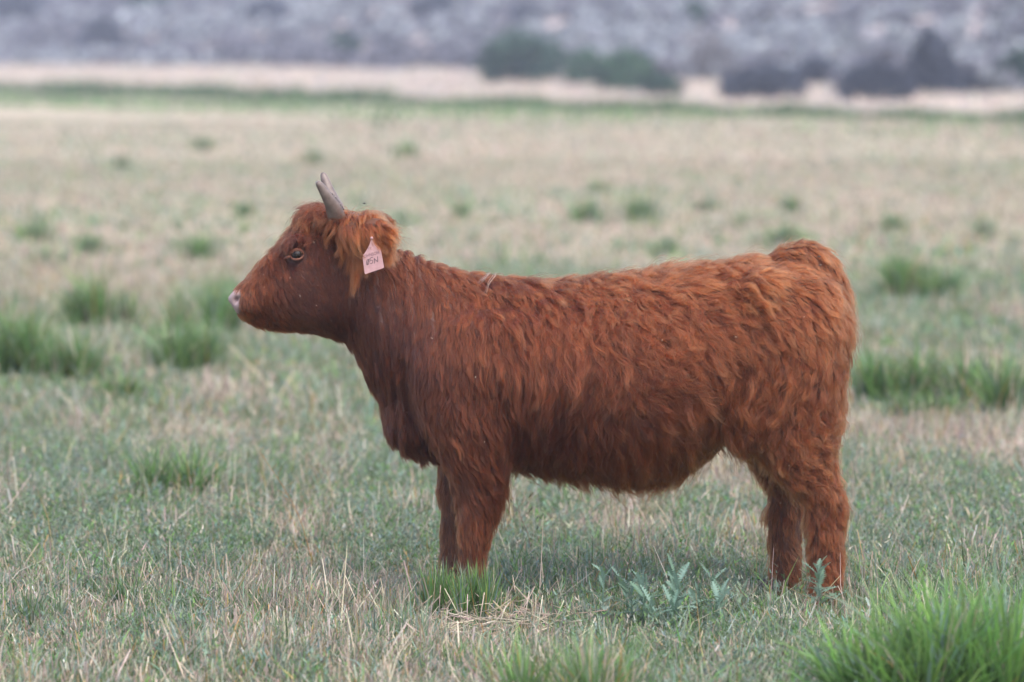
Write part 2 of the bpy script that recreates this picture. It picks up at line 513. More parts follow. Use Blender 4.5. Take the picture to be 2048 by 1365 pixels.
def place_on_terrain(px, py):
    """march the photo ray of a foot point to the terrain"""
    r = ray(px, py)
    ts = np.linspace(60, 420, 4000)
    P = np.array([0, 0, CAM_H]) + r[None] * ts[:, None]
    hit = np.where(P[:, 2] < terrain(P[:, 0], P[:, 1]))[0]
    return P[hit[0]] if len(hit) else P[-1]
bush_at = []
for i, (px, yb, yt, wpx, cols, lab) in enumerate(bush_spec):
    p = place_on_terrain(px, yb)
    sc = p[1] / FPX
    H, W = (yb - yt) * sc, wpx * sc
    H *= 1.12; bush_at.append((p[0], p[1], W * .5))
    root = empty("bush", tuple(p))
    tag(root, lab, "bush", "bushes on the hillside")
    leafless = cols is G_PALE
    v, f4, f3, c = crown(80 if not leafless else 46, 64 if not leafless else 30, W * 0.52, W * 0.5, H * 0.62, 0.13 if not leafless else 0.07, cols, 100 + i)
    mesh_obj("crown", fast_mesh("crown", v, f4, f3, c, False), M_shrub, root)
    v, f4, f3, c = stems(7, H, W * 0.4, 0.05, 300 + i)
    mesh_obj("trunk", fast_mesh("trunk", v, f4, f3), M_bark, root)

# the mass of sagebrush over the slope, blue of the haze painted into its leaves
rs = np.random.default_rng(5)
proto = [crown(9, 9, 0.5, 0.5, 0.34, 0.15, [(0.235, 0.25, 0.275), (0.205, 0.21, 0.245), (0.265, 0.285, 0.30)], 500 + k) for k in range(4)] + \
        [crown(9, 9, 0.5, 0.5, 0.34, 0.15, [(0.135, 0.135, 0.16), (0.155, 0.15, 0.175), (0.11, 0.118, 0.145)], 510 + k) for k in range(4)]
sage = []
N = 7600
d_ = np.sqrt(rs.uniform(95 ** 2, 300 ** 2, N)); x_ = rs.uniform(-.17, .17, N) * d_
for k in range(N):
    x, y = x_[k], d_[k]; s, e = float(along(x, y)), float(beyond(x, y))
    if e < 7 or e > 80: continue
    foot = np.interp(s, [0, 30, 62], [26, 18, 11])
    if e < foot + rs.exponential(1.0) - 3.0: continue
    z = float(terrain(x, y))
    if any(abs(x - b[0] * y / b[1]) < b[2] and -5 < y - b[1] < 1.5 for b in bush_at): continue
    dark = wobble(np.array([[s, e]]), 0.22, 51)[0] + rs.normal(0, 0.45) > 0.15
    v, f4, f3, c = proto[rs.integers(0, 4) + (4 if dark else 0)]
    a = rs.uniform(0, 6.28); q = rs.uniform(0.6, 1.7)
    R = np.array([[math.cos(a), -math.sin(a), 0], [math.sin(a), math.cos(a), 0], [0, 0, 1]])
    sage.append(((v * q) @ R.T + np.array([x, y, z - 0.05]), f4, f3, c * math.exp(rs.normal(0, 0.18))))
V, F4, F3, C = merge(sage)
sb = mesh_obj("sagebrush", fast_mesh("sagebrush", V, F4, F3, C, False), M_shrub)
tag(sb, "haze-tinted sagebrush scrub covering the far hillside", "sagebrush", kind="stuff")

# ------------------------------------------------------------------ the cow
X0 = at_depth(1100, 900, D)[0]
def cx(px): return at_depth_x(px) - X0
_s = D / (FPX * math.cos(TH))
def XZ(px, py):
    """photo pixel on the cow's middle plane -> cow coordinates (X along the body, Z up), metres"""
    px = np.asarray(px, float); py = np.asarray(py, float)
    v = (682.5 - py) / FPX
    t = D / (math.cos(TH) + v * math.sin(TH))
    return (px - 1024.0) / FPX * t - X0, CAM_H - t * (math.sin(TH) - v * math.cos(TH))
def to_px(X, Z):
    # inverse of XZ
    q = (CAM_H - Z) / D
    v = (math.sin(TH) - q * math.cos(TH)) / (math.cos(TH) + q * math.sin(TH))
    t = D / (math.cos(TH) + v * math.sin(TH))
    return (X + X0) / t * FPX + 1024.0, 682.5 - v * FPX

def dense(tab, n=240):
    """Catmull-Rom through table rows (first column is the parameter)"""
    tab = np.asarray(tab, float); u = tab[:, 0]
    q = np.linspace(u[0], u[-1], n)
    m = np.gradient(tab, u, axis=0)
    i = np.clip(np.searchsorted(u, q, side='right') - 1, 0, len(u) - 2)
    h = (u[i + 1] - u[i])[:, None]; t = ((q - u[i]) / (u[i + 1] - u[i]))[:, None]
    r = (2*t**3-3*t**2+1)*tab[i] + (t**3-2*t**2+t)*h*m[i] + (-2*t**3+3*t**2)*tab[i+1] + (t**3-t**2)*h*m[i+1]
    r[:, 0] = q
    return r

RES = 0.008
lo = np.array([XZ(445, 0)[0], -0.40, -0.02]); hi = np.array([XZ(1730, 0)[0], 0.40, XZ(0, 400)[1]])
nx, ny, nz = (np.ceil((hi - lo) / RES).astype(int) + 1)
gx = (lo[0] + np.arange(nx) * RES).astype(np.float32)
gy = (lo[1] + np.arange(ny) * RES).astype(np.float32)
gz = (lo[2] + np.arange(nz) * RES).astype(np.float32)
SDF = np.full((nx, ny, nz), 0.3, np.float32)

def sub(x0, x1, y0, y1, z0, z1):
    i0, i1 = np.searchsorted(gx, [x0, x1]); j0, j1 = np.searchsorted(gy, [y0, y1]); k0, k1 = np.searchsorted(gz, [z0, z1])
    return slice(i0, i1), slice(j0, j1), slice(k0, k1)
def smin(a, b, k):
    h = np.clip(k - np.abs(a - b), 0, None) / k
    return np.minimum(a, b) - h * h * k * 0.25
def smax(a, b, k): return -smin(-a, -b, k)
def put(sl, d, k):
    SDF[sl] = smin(SDF[sl], d.astype(np.float32), k)
def cut(sl, d, k):
    SDF[sl] = smax(SDF[sl], -d.astype(np.float32), k)

def loft_x(tab, k, pw=2.3):
    """rows: px, top py, bottom py, half width, taper towards top, taper towards bottom"""
    T = dense(tab)
    X, zt = XZ(T[:, 0], T[:, 1]); _, zb = XZ(T[:, 0], T[:, 2])
    pad = 0.06
    sl = sub(X.min() - pad, X.max() + pad, -0.4, 0.4, zb.min() - pad, zt.max() + pad)
    x, y, z = gx[sl[0]][:, None, None], gy[sl[1]][None, :, None], gz[sl[2]][None, None, :]
    xi = np.clip(gx[sl[0]], X.min(), X.max())
    f = lambda a: np.interp(xi, X, a)[:, None, None].astype(np.float32)
    top, bot, w, mt, mb = f(zt), f(zb), f(T[:, 3]), f(T[:, 4]), f(T[:, 5])
    c, a = (top + bot) / 2, (top - bot) / 2
    t = (z - c) / a
    m = 1 - np.where(t > 0, mt, mb) * np.minimum(np.abs(t), 1) ** 1.7
    rho = np.sqrt((np.abs(y) / (w * m)) ** 2 + np.abs(t) ** pw)
    d = (rho - 1) * np.minimum(a, w) * 0.85
    dx = np.maximum(np.maximum(X.min() - x, x - X.max()), 0)
    d = np.minimum(d, 0) + np.sqrt(np.maximum(d, 0) ** 2 + dx * dx)
    put(sl, d, k)

def loft_z(tab, k):
    """rows: py, centre px, half length px, half width m, centre y m"""
    T = dense(tab)
    X, Z = XZ(T[:, 1], T[:, 0]); hx = T[:, 2] * _s; hy = T[:, 3]; yc = T[:, 4]
    # perspective: the photo trace of a leg nearer than the middle plane
    pad = 0.05
    sl = sub((X - hx).min() - pad, (X + hx).max() + pad, (yc - hy).min() - pad, (yc + hy).max() + pad, Z.min() - 0.01, Z.max() + pad)
    x, y, z = gx[sl[0]][:, None, None], gy[sl[1]][None, :, None], gz[sl[2]][None, None, :]
    o = np.argsort(Z)
    zi = np.clip(gz[sl[2]], Z.min(), Z.max())
    f = lambda a: np.interp(zi, Z[o], a[o])[None, None, :].astype(np.float32)
    C, HX, HY, YC = f(X), f(hx), f(hy), f(yc)
    rho = np.sqrt(((x - C) / HX) ** 2 + ((y - YC) / HY) ** 2)
    d = (rho - 1) * np.minimum(HX, HY) * 0.9
    dz = np.maximum(z - Z.max(), 0)
    d = np.minimum(d, 0) + np.sqrt(np.maximum(d, 0) ** 2 + dz * dz)
    put(sl, d, k)

def ball(px, py, y, rx, ry, rz, k, cutit=False, rot=0.0):
    X, Z = XZ(px, py); R = max(rx, ry, rz) * 1.3 + 0.05
    sl = sub(X - R, X + R, y - R, y + R, Z - R, Z + R)
    x, yy, z = gx[sl[0]][:, None, None] - X, gy[sl[1]][None, :, None] - y, gz[sl[2]][None, None, :] - Z
    c, s = math.cos(rot), math.sin(rot)
    xr, zr = x * c + z * s, -x * s + z * c
    rho = np.sqrt((xr / rx) ** 2 + (yy / ry) ** 2 + (zr / rz) ** 2)
    d = (rho - 1) * min(rx, ry, rz)
    (cut if cutit else put)(sl, d, k)

trunk_tab = [
    (700, 470, 690, .085, .25, .35), (725, 474, 745, .100, .30, .40), (760, 487, 812, .125, .38, .45), (800, 502, 872, .150, .42, .45), (850, 521, 918, .185, .42, .45),
    (900, 538, 925, .215, .40, .40), (950, 549, 932, .240, .36, .38), (1000, 556, 930, .258, .32, .34), (1060, 561, 933, .275, .28, .30), (1150, 563, 938, .298, .24, .26),
    (1250, 553, 950, .310, .22, .26), (1340, 541, 936, .305, .22, .28), (1420, 529, 892, .285, .22, .30), (1480, 520, 845, .265, .22, .30),
    (1540, 520, 820, .245, .26, .30), (1590, 513, 800, .225, .34, .30), (1630, 528, 770, .185, .40, .3), (1662, 566, 720, .12, .4, .3)]
loft_x(trunk_tab, 0.02)
# shoulder, legs, haunch (near side at negative y)
for sy in (-1, 1):
    near = sy < 0
    fx = 0 if near else -40
    ldn = 12 if near else -12                          # a nearer hoof stands lower in the picture
    loft_z([(640, 985, 70, .05, sy*.17), (700, 965, 98, .075, sy*.175), (780, 945, 100, .088, sy*.175), (850, 945, 88, .09, sy*.17), (905, 952 + fx*.3, 70, .078, sy*.16),
            (950, 958 + fx*.7, 54, .066, sy*.15), (1000, 958 + fx, 42, .055, sy*.145), (1045, 952 + fx, 34, .047, sy*.14), (1080, 947 + fx, 29, .043, sy*.14),
            (1120, 945 + fx, 27, .041, sy*.14), (1155, 943 + fx, 29, .044, sy*.14), (1185 + ldn * .5, 938 + fx, 27, .045, sy*.14), (1200 + ldn, 934 + fx, 28, .046, sy*.14)], 0.05)
    hx = 0 if near else -68
    q = 1.0
    loft_z([(560, 1600, 60, .05, sy*.12), (620, 1603, 82, .09, sy*.14), (700, 1592, 92, .115, sy*.15), (780, 1584, 92, .115, sy*.155), (850, 1582 + hx*.15, 84, .10, sy*.155),
            (905, 1590 + hx*.35, 68, .084, sy*.155), (950, 1613 + hx*.6, 54, .066, sy*.15), (988, 1641 + hx*.8, 41, .052, sy*.15), (1030, 1643 + hx, 36, .047, sy*.15),
            (1080, 1645 + hx, 32, .043, sy*.15), (1130, 1645 + hx, 30, .042, sy*.15), (1165, 1642 + hx, 31, .044, sy*.15), (1190 + ldn*.5, 1634 + hx, 30, .046, sy*.15), (1202 + ldn, 1630 + hx, 31, .047, sy*.15)], 0.05)
    ball(875, 760, sy*.165, .07, .05, .10, .05, rot=0.3)       # point of the shoulder
    ball(1520, 575, sy*.17, .07, .06, .05, .06)                # hip bone
    ball(1490, 790, sy*.17, .07, .08, .14, .07, rot=-0.35)     # stifle
ball(822, 850, 0, .08, .10, .09, .06)                          # brisket
ball(1585, 514, 0, .045, .04, .016, .04)                       # tail head
# creases behind and before the shoulder
for sy in (-1, 1):
    ball(818, 830, sy*.215, .018, .045, .12, .05, True, rot=0.12)
    ball(1048, 900, sy*.285, .02, .05, .085, .05, True)
    ball(1470, 860, sy*.29, .028, .05, .07, .05, True, rot=0.5)
# head
head_tab = [
    (464, 586, 611, .034, .10, .05), (472, 577, 625, .050, .12, .10), (485, 565, 638, .060, .15, .20), (505, 544, 650, .064, .20, .30), (530, 517, 657, .070, .22, .35),
    (560, 484, 661, .084, .16, .42), (590, 453, 662, .102, .12, .45), (620, 433, 666, .110, .16, .42), (650, 428, 672, .106, .26, .36), (685, 440, 680, .095, .36, .30), (715, 465, 680, .085, .4, .3)]
loft_x(head_tab, 0.035, 2.6)
for sy in (-1, 1):
    ball(588, 481, sy*.092, .036, .026, .015, .02, rot=0.4)   # brow ridge
    ball(640, 605, sy*.072, .075, .026, .055, .04)             # cheek
    ball(500, 612, sy*.050, .028, .020, .030, .02)             # lip
    ball(684, 447, sy*.085, .035, .04, .03, .03)               # horn and ear root
    ball(596, 508, sy*.112, .020, .018, .015, .012, True)      # eye socket
    ball(474, 598, sy*.050, .016, .022, .011, .006, True, rot=0.5)   # nostril
    ball(512, 637, sy*.066, .060, .022, .0075, .006, True, rot=-0.10)
    ball(548, 636, sy*.075, .05, .02, .010, .02, True, rot=-0.2)
    ball(566, 522, sy*.092, .035, .016, .022, .03, True)           # hollow before the eye  # mouth
ball(648, 430, 0, .05, .07, .02, .04)                          # poll
# tail
tp = [(1600, 523), (1640, 548), (1664, 610), (1668, 700), (1666, 790), (1663, 850)]
for (a, b2), (c, d2) in zip(tp[:-1], tp[1:]):
    for q in np.linspace(0, 1, 7):
        ball(a + (c - a) * q, b2 + (d2 - b2) * q, 0.0, .027, .027, .027, .07 if b2 < 600 else .03)

# skin folds on the neck
PXg, _ = to_px(gx.astype(float), np.full(nx, 0.9))
fold_w = np.exp(-((PXg - 815) / 95.0) ** 2)
zz = gz.astype(float)
for i in range(nx):
    if fold_w[i] > 0.03:
        SDF[i] += (0.0052 * fold_w[i] * (np.sin((PXg[i] + 16 * np.sin(zz * 6.0 + 1)) * 0.30) + 0.7 * np.sin((PXg[i] + 20 * np.sin(zz * 4.0 + 2.5)) * 0.187 + 1.3)) * (0.6 + 0.4 * np.sin(zz * 9.0 + PXg[i] * 0.05)))[None, :].astype(np.float32)

def surface_nets(S):
    inside = S < 0
    n0, n1, n2 = S.shape
    cnt = np.zeros((n0 - 1, n1 - 1, n2 - 1), np.int16)
    acc = np.zeros((n0 - 1, n1 - 1, n2 - 1, 3), np.float32)
    for ax in range(3):
        sa = [slice(None)] * 3; sb_ = [slice(None)] * 3
        sa[ax] = slice(None, -1); sb_[ax] = slice(1, None)
        a, b_ = S[tuple(sa)], S[tuple(sb_)]
        idx = np.argwhere((a < 0) != (b_ < 0))
        va, vb = a[tuple(idx.T)], b_[tuple(idx.T)]
        t = va / (va - vb)
        p = idx.astype(np.float32); p[:, ax] += t
        o1, o2 = [k for k in range(3) if k != ax]
        for d1 in (0, -1):
            for d2 in (0, -1):
                c = idx.copy(); c[:, o1] += d1; c[:, o2] += d2
                ok = np.all((c >= 0) & (c < np.array(cnt.shape)), 1)
                ci = tuple(c[ok].T)
                np.add.at(cnt, ci, 1); np.add.at(acc, ci, p[ok])
    act = cnt > 0
    vid = np.full(cnt.shape, -1, np.int32); vid[act] = np.arange(act.sum())
    verts = acc[act] / cnt[act][:, None]
    faces = []
    for ax in range(3):
        sa = [slice(None)] * 3; sb_ = [slice(None)] * 3
        sa[ax] = slice(None, -1); sb_[ax] = slice(1, None)
        a, b_ = S[tuple(sa)], S[tuple(sb_)]
        idx = np.argwhere((a < 0) != (b_ < 0))
        o1, o2 = (ax + 1) % 3, (ax + 2) % 3
        ok = np.all((idx[:, [o1, o2]] >= 1), 1) & (idx[:, o1] < cnt.shape[o1]) & (idx[:, o2] < cnt.shape[o2])
        idx = idx[ok]
        q = []
        for d1, d2 in ((0, 0), (-1, 0), (-1, -1), (0, -1)):
            c = idx.copy(); c[:, o1] += d1; c[:, o2] += d2
            q.append(vid[tuple(c.T)])
        q = np.stack(q, -1)
        flip = a[tuple(idx.T)] < 0
        q[flip] = q[flip][:, ::-1]
        faces.append(q[:, ::-1])
    return verts, np.concatenate(faces)

BV, BF = surface_nets(SDF)
BV = BV * RES + lo
def smooth_verts(V, F, it, fac=0.5):
    e = np.concatenate([F[:, [0, 1]], F[:, [1, 2]], F[:, [2, 3]], F[:, [3, 0]]])
    for _ in range(it):
        s = np.zeros_like(V); c = np.zeros(len(V))
        for k in range(3):
            s[:, k] = np.bincount(e[:, 0], V[e[:, 1], k], len(V)) + np.bincount(e[:, 1], V[e[:, 0], k], len(V))
        c = np.bincount(e[:, 0], minlength=len(V)) + np.bincount(e[:, 1], minlength=len(V))
        V = V + fac * (s / c[:, None] - V)
    return V
BV = smooth_verts(BV, BF, 3)
fn = np.cross(BV[BF[:, 2]] - BV[BF[:, 0]], BV[BF[:, 3]] - BV[BF[:, 1]])
BN = np.zeros_like(BV)
for k in range(4):
    for c in range(3):
        BN[:, c] += np.bincount(BF[:, k], fn[:, c], len(BV))
BN /= np.linalg.norm(BN, axis=1)[:, None] + 1e-12
ctr = np.array([np.interp(0.5, [0, 1], [lo[0], hi[0]]), 0, 0.6])
if np.mean(np.einsum('ij,ij->i', BN, BV - ctr)) < 0:
    BN = -BN; BF = BF[:, ::-1]

PX, PY = to_px(BV[:, 0], BV[:, 2])
hide = np.array([0.05, 0.014, 0.008])
skin = np.tile(hide, (len(BV), 1))
pad_w = 1 / (1 + np.exp((PX - 481 + 0.10 * (PY - 598)) / 1.8)) * (PY > 578) * (PY < 628)
pink = np.array([0.36, 0.255, 0.25])
skin = skin * (1 - pad_w[:, None]) + pink * pad_w[:, None]
nost_shade = np.exp(-(((PX - 474) / 8) ** 2 + ((PY - 598) / 6) ** 2)) * (np.abs(BV[:, 1]) < 0.043)  # shade inside the nostril, painted into the skin colour
skin = skin * (1 - 0.75 * nost_shade[:, None]) + np.array([0.06, 0.025, 0.025]) * 0.75 * nost_shade[:, None]

cow = empty("cow", (X0, D, 0))
tag(cow, "shaggy red-brown young cow with short horns and pink ear tag, standing in profile", "cow")

M_skin, nt, b = new_mat("hide")
at = nt.nodes.new("ShaderNodeAttribute"); at.attribute_name = "tint"
nt.links.new(at.outputs["Color"], b.inputs["Base Color"])
b.inputs["Roughness"].default_value = 0.55
tc = nt.nodes.new("ShaderNodeTexCoord"); nz_ = nt.nodes.new("ShaderNodeTexVoronoi"); nz_.inputs["Scale"].default_value = 260
nt.links.new(tc.outputs["Object"], nz_.inputs["Vector"])
bp = nt.nodes.new("ShaderNodeBump"); bp.inputs["Strength"].default_value = 0.25; bp.inputs["Distance"].default_value = 0.002
nt.links.new(nz_.outputs["Distance"], bp.inputs["Height"]); nt.links.new(bp.outputs[0], b.inputs["Normal"])
body = mesh_obj("body", fast_mesh("body", BV, BF, None, skin), M_skin, cow)

# ---- coat
M_hair, nt, b = new_mat("hair")
hair = nt.nodes.new("ShaderNodeBsdfHairPrincipled")
hair.parametrization = 'COLOR'
at = nt.nodes.new("ShaderNodeAttribute"); at.attribute_name = "tint"
nt.links.new(at.outputs["Color"], hair.inputs["Color"])
hair.inputs["IOR"].default_value = 1.38
hair.inputs["Roughness"].default_value = 0.38
hair.inputs["Radial Roughness"].default_value = 0.55
nt.links.new(hair.outputs[0], nt.nodes["Material Output"].inputs[0])

# (px, py, dx, dy (down positive), length m, lift, wave, mess)
FLOW = np.array([
    # head
    (470, 570, -.3, 1, .008, .3, 0, .1), (490, 620, .5, .8, .008, .3, 0, .15), (500, 648, .2, 1, .020, .5, 0, .2), (530, 655, .5, .8, .018, .5, 0, .2), (505, 560, .1, 1, .030, .45, .2, .4), (540, 530, .5, .8, .040, .42, .35, .5),
    (540, 580, .6, .8, .034, .38, .3, .4), (570, 610, .8, .6, .022, .3, .1, .2), (570, 480, -.2, 1, .034, .45, .4, .5), (600, 470, .3, .8, .030, .40, .4, .6), (605, 530, .8, .5, .012, .25, 0, .15), (640, 560, .8, .7, .013, .25, 0, .15), (620, 630, .8, .6, .014, .3, 0, .15),
    (600, 662, .4, .9, .020, .45, 0, .2), (660, 676, .3, 1, .025, .45, .1, .25), (595, 435, -.5, .8, .050, .5, .6, .8), (625, 415, -.7, .7, .060, .5, .6, .8), (655, 412, -.6, .8, .060, .55, .6, .8), (640, 450, -.1, 1, .045, .4, .5, .6), (660, 480, .2, 1, .03, .3, .3, .4),
    (680, 520, .3, 1, .022, .25, .1, .2),
    # neck
    (700, 560, .25, 1, .022, .2, .1, .12), (720, 660, .2, 1, .024, .22, .1, .12), (720, 740, .1, 1, .026, .3, .15, .2), (750, 600, .12, 1, .026, .2, .15, .12), (780, 490, .3, .6, .040, .55, .3, .3), (800, 560, .05, 1, .030, .25, .15, .15),
    (850, 510, .4, .7, .038, .55, .3, .3), (850, 620, 0, 1, .035, .25, .2, .15), (790, 750, .05, 1, .034, .25, .2, .2), (770, 860, .2, 1, .030, .3, .25, .3), (830, 900, .2, 1, .028, .3, .25, .3), (845, 925, .2, 1, .026, .3, .2, .3),
    # shoulder and fore leg
    (910, 530, .4, .8, .040, .5, .35, .35), (920, 640, -.05, 1, .050, .25, .3, .2), (900, 760, -.1, 1, .058, .3, .4, .35), (880, 850, 0, 1, .060, .35, .4, .5), (960, 560, .3, 1, .055, .45, .5, .5), (980, 700, .02, 1, .060, .28, .35, .25),
    (960, 840, .25, 1, .062, .35, .4, .5), (930, 920, .25, 1, .058, .35, .35, .35), (990, 930, .55, .8, .062, .35, .35, .3), (960, 980, .6, .8, .060, .35, .3, .3), (910, 1000, .1, 1, .050, .35, .3, .3), (960, 1040, .35, 1, .052, .38, .3, .3), (870, 1020, -.05, 1, .035, .4, .2, .3),
    (940, 1090, .05, 1, .016, .3, .1, .15), (990, 1060, .25, 1, .048, .4, .3, .3), (940, 1150, 0, 1, .018, .3, .1, .2), (890, 1120, 0, 1, .022, .3, .1, .2), (940, 1200, 0, 1, .022, .3, .1, .2),
    # barrel
    (1040, 560, .5, .9, .050, .45, .4, .45), (1050, 680, .1, 1, .065, .28, .4, .3), (1050, 800, .1, 1, .072, .28, .4, .3), (1050, 910, .15, 1, .065, .3, .35, .3), (1120, 570, .6, .8, .050, .45, .5, .6), (1130, 660, .3, 1, .062, .3, .5, .5),
    (1150, 780, .1, 1, .075, .3, .5, .4), (1130, 890, .12, 1, .078, .3, .45, .35), (1200, 560, .7, .5, .048, .5, .5, .7), (1220, 640, .5, .8, .062, .4, .7, 1.0), (1180, 730, -.5, .9, .060, .4, .6, .8), (1280, 600, .9, .35, .062, .45, .7, 1.0),
    (1290, 690, .9, .1, .070, .5, .8, 1.2), (1260, 760, .3, 1, .070, .45, .7, 1.1), (1250, 840, .12, 1, .080, .32, .5, .4), (1250, 930, .15, 1, .085, .32, .4, .35), (1340, 800, .25, 1, .080, .35, .5, .45), (1350, 910, .3, 1, .078, .35, .4, .4),
    (1420, 870, .2, 1, .065, .35, .4, .4), (1450, 780, .1, 1, .060, .35, .5, .5), (1330, 540, .9, .3, .050, .5, .5, .6), (1370, 620, 1, .15, .065, .45, .7, .9), (1380, 700, .8, .5, .065, .42, .7, .9),
    # rump and thigh
    (1430, 530, .95, .25, .055, .5, .5, .6), (1470, 600, .9, .5, .062, .4, .6, .6), (1470, 690, .5, .9, .058, .4, .6, .7), (1540, 520, .9, .3, .045, .5, .4, .5), (1560, 600, .6, .8, .060, .4, .6, .6), (1560, 690, .35, 1, .055, .4, .6, .7),
    (1600, 505, .7, .4, .026, .4, .3, .4), (1650, 540, .85, .55, .060, .45, .5, .4), (1640, 640, .3, 1, .070, .35, .5, .4), (1685, 600, .35, 1, .075, .35, .5, .35), (1690, 760, -.05, 1, .060, .3, .4, .3), (1650, 760, .1, 1, .060, .35, .6, .55),
    (1540, 770, -.5, .9, .050, .45, .8, 1.0), (1600, 800, .6, .8, .050, .5, .9, 1.1), (1560, 860, .5, .9, .050, .5, .9, 1.1), (1620, 880, .6, .8, .050, .5, .9, 1.0), (1500, 880, .1, 1, .050, .4, .6, .6), (1560, 930, .5, .8, .050, .48, .8, .8),
    (1620, 960, .7, .7, .055, .48, .7, .7), (1680, 920, .15, 1, .050, .35, .5, .4), (1530, 1000, .15, 1, .042, .38, .4, .4), (1640, 1020, .3, .9, .055, .45, .6, .6), (1680, 990, .4, .9, .045, .45, .5, .5), (1640, 1080, .35, .9, .050, .45, .55, .6),
    (1570, 1080, .2, 1, .040, .35, .4, .3), (1640, 1140, .3, 1, .040, .4, .4, .5), (1565, 1150, .1, 1, .030, .35, .3, .3), (1630, 1200, .1, 1, .03, .3, .2, .2),
])
def flow(P):
    px, py = to_px(P[:, 0], P[:, 2])
    out = np.zeros((len(P), 6)); ws = np.zeros(len(P))
    for r in FLOW:
        sig = 26.0 if r[0] < 690 else 46.0
        d2 = (px - r[0]) ** 2 + (py - r[1]) ** 2
        w = np.exp(-d2 / (2 * sig * sig)) + 1e-4 / (1 + d2 / 400.0)
        nrm = math.hypot(r[2], r[3])
        vals = (r[2] / nrm, -r[3] / nrm, r[4], r[5], r[6], r[7])
        for c in range(6): out[:, c] += w * vals[c]
        ws += w
    return out / ws[:, None], px, py

def sample_surface(V, F, N, n, keep_prob=None):
    tri = np.concatenate([F[:, [0, 1, 2]], F[:, [0, 2, 3]]])
    a = np.linalg.norm(np.cross(V[tri[:, 1]] - V[tri[:, 0]], V[tri[:, 2]] - V[tri[:, 0]]), axis=1)
    if keep_prob is not None: a = a * keep_prob(V[tri].mean(1), N[tri].mean(1))
    cs = np.cumsum(a); t = tri[np.searchsorted(cs, rng.uniform(0, cs[-1], n))]
    r1 = np.sqrt(rng.uniform(size=(n, 1))); r2 = rng.uniform(size=(n, 1))
    w = np.concatenate([1 - r1, r1 * (1 - r2), r1 * r2], 1)[:, :, None]
    P = (V[t] * w).sum(1); Q = (N[t] * w).sum(1)
    return P, Q / (np.linalg.norm(Q, axis=1)[:, None] + 1e-9)

def grow(P, Nn, d, L, lift, wave, mess, K=8, clump1=0.0165, clump2=0.0055, grav=0.5, seed=1):
    """comb strands along d, tousle them by lock, and gather them into locks within locks"""
    n = len(P); r = np.random.default_rng(seed)
    d = d - Nn * np.einsum('ij,ij->i', d, Nn)[:, None]
    d /= np.linalg.norm(d, axis=1)[:, None] + 1e-6
    # lock membership
    def nearest(size):
        area = max(n / 90000.0, 0.02)
        m = max(8, int(area * 0.75 / (size * size)))
        m = min(m, n // 3)
        idx = r.choice(n, m, replace=False)
        kd = kdtree.KDTree(m)
        for k, i in enumerate(idx): kd.insert(P[i], k)
        kd.balance()
        return idx[np.fromiter((kd.find(p)[1] for p in P), np.int64, n)]
    c1, c2, c0 = nearest(clump1), nearest(clump2), nearest(clump1 * 2.3)
    soft = np.clip(L / 0.045, 0.25, 1.0)
    stray = r.uniform(size=n) < 0.11
    big = 0.85 * wobble(P, 9.0, seed + 5) + 0.55 * wobble(P, 24.0, seed + 6)
    j1 = r.normal(0, 1, n)[c1]; j2 = r.normal(0, 1, n)[c2]
    ang = mess * (0.55 * big + 0.36 * j1 + 0.22 * j2) + r.normal(0, 0.06, n) * (0.5 + mess)
    bi = np.cross(Nn, d)
    d = d * np.cos(ang)[:, None] + bi * np.sin(ang)[:, None]
    bi = np.cross(Nn, d)
    L = L * np.exp(np.clip(r.normal(-0.04, 0.36, n), -1, .5)) * np.exp(0.12 * r.normal(0, 1, n)[c1])
    lift = lift * (1 + 0.45 * r.normal(0, 1, n)[c1] + 0.22 * r.normal(0, 1, n)[c0])
    lift = np.where(stray, lift * 1.25 + 0.08, lift)
    lift = np.clip(lift, 0.08, 1.1)
    ph1 = r.uniform(0, 6.28, n)[c1] + r.normal(0, 0.25, n); fq = (1.0 + 0.5 * r.uniform(size=n))[c1]
    ph2 = r.uniform(0, 6.28, n)[c1]
    t = np.linspace(0, 1, K)[None, :, None]
    Lc = L[:, None, None]
    pos = P[:, None] + Lc * (d[:, None] * (t * (1 - 0.12 * lift[:, None, None])) + Nn[:, None] * lift[:, None, None] * (t - 0.62 * t * t))
    pos[:, :, 2] -= (grav * L * 0.35)[:, None] * t[:, :, 0] ** 2
    amp = wave[:, None, None] * Lc * 0.20
    pos = pos + bi[:, None] * amp * np.sin(6.28 * fq[:, None, None] * t + ph1[:, None, None]) * t ** 0.7 \
              + Nn[:, None] * amp * 0.6 * np.sin(6.28 * fq[:, None, None] * t + ph2[:, None, None]) * t
    for c, amt, pw in ((c2, 0.60, 0.6), (c1, 0.66, 1.0), (c0, 0.24, 2.0)):
        g = pos[c] - P[c][:, None] * 0
        same = (np.linalg.norm(P - P[c], axis=1) < 0.08)
        w = (amt * same * soft * ~stray)[:, None, None] * t ** pw
        pos = pos * (1 - w) + g * w
    return pos, r.normal(0, 1, n)[c1], r.normal(0, 1, n)[c2]

def curves_obj(name, pos, rad, tint, mat, parent):
    n, K, _ = pos.shape
    hc = bpy.data.hair_curves.new(name)
    hc.add_curves([K] * n)
    hc.points.foreach_set("position", pos.astype(np.float32).ravel())
    t = np.linspace(0, 1, K)[None]
    R = (rad[:, None] * (1 - 0.8 * t ** 2)).astype(np.float32)
    a = hc.attributes.get("radius") or hc.attributes.new("radius", 'FLOAT', 'POINT')
    a.data.foreach_set("value", R.ravel())
    a = hc.attributes.new("tint", 'FLOAT_COLOR', 'POINT')
    c = np.ones((n, K, 4), np.float32)
    c[:, :, :3] = tint if tint.ndim == 3 else tint[:, None]
    a.data.foreach_set("color", c.ravel())
    hc.materials.append(mat)
    o = bpy.data.objects.new(name, hc)
    return link(o, parent)

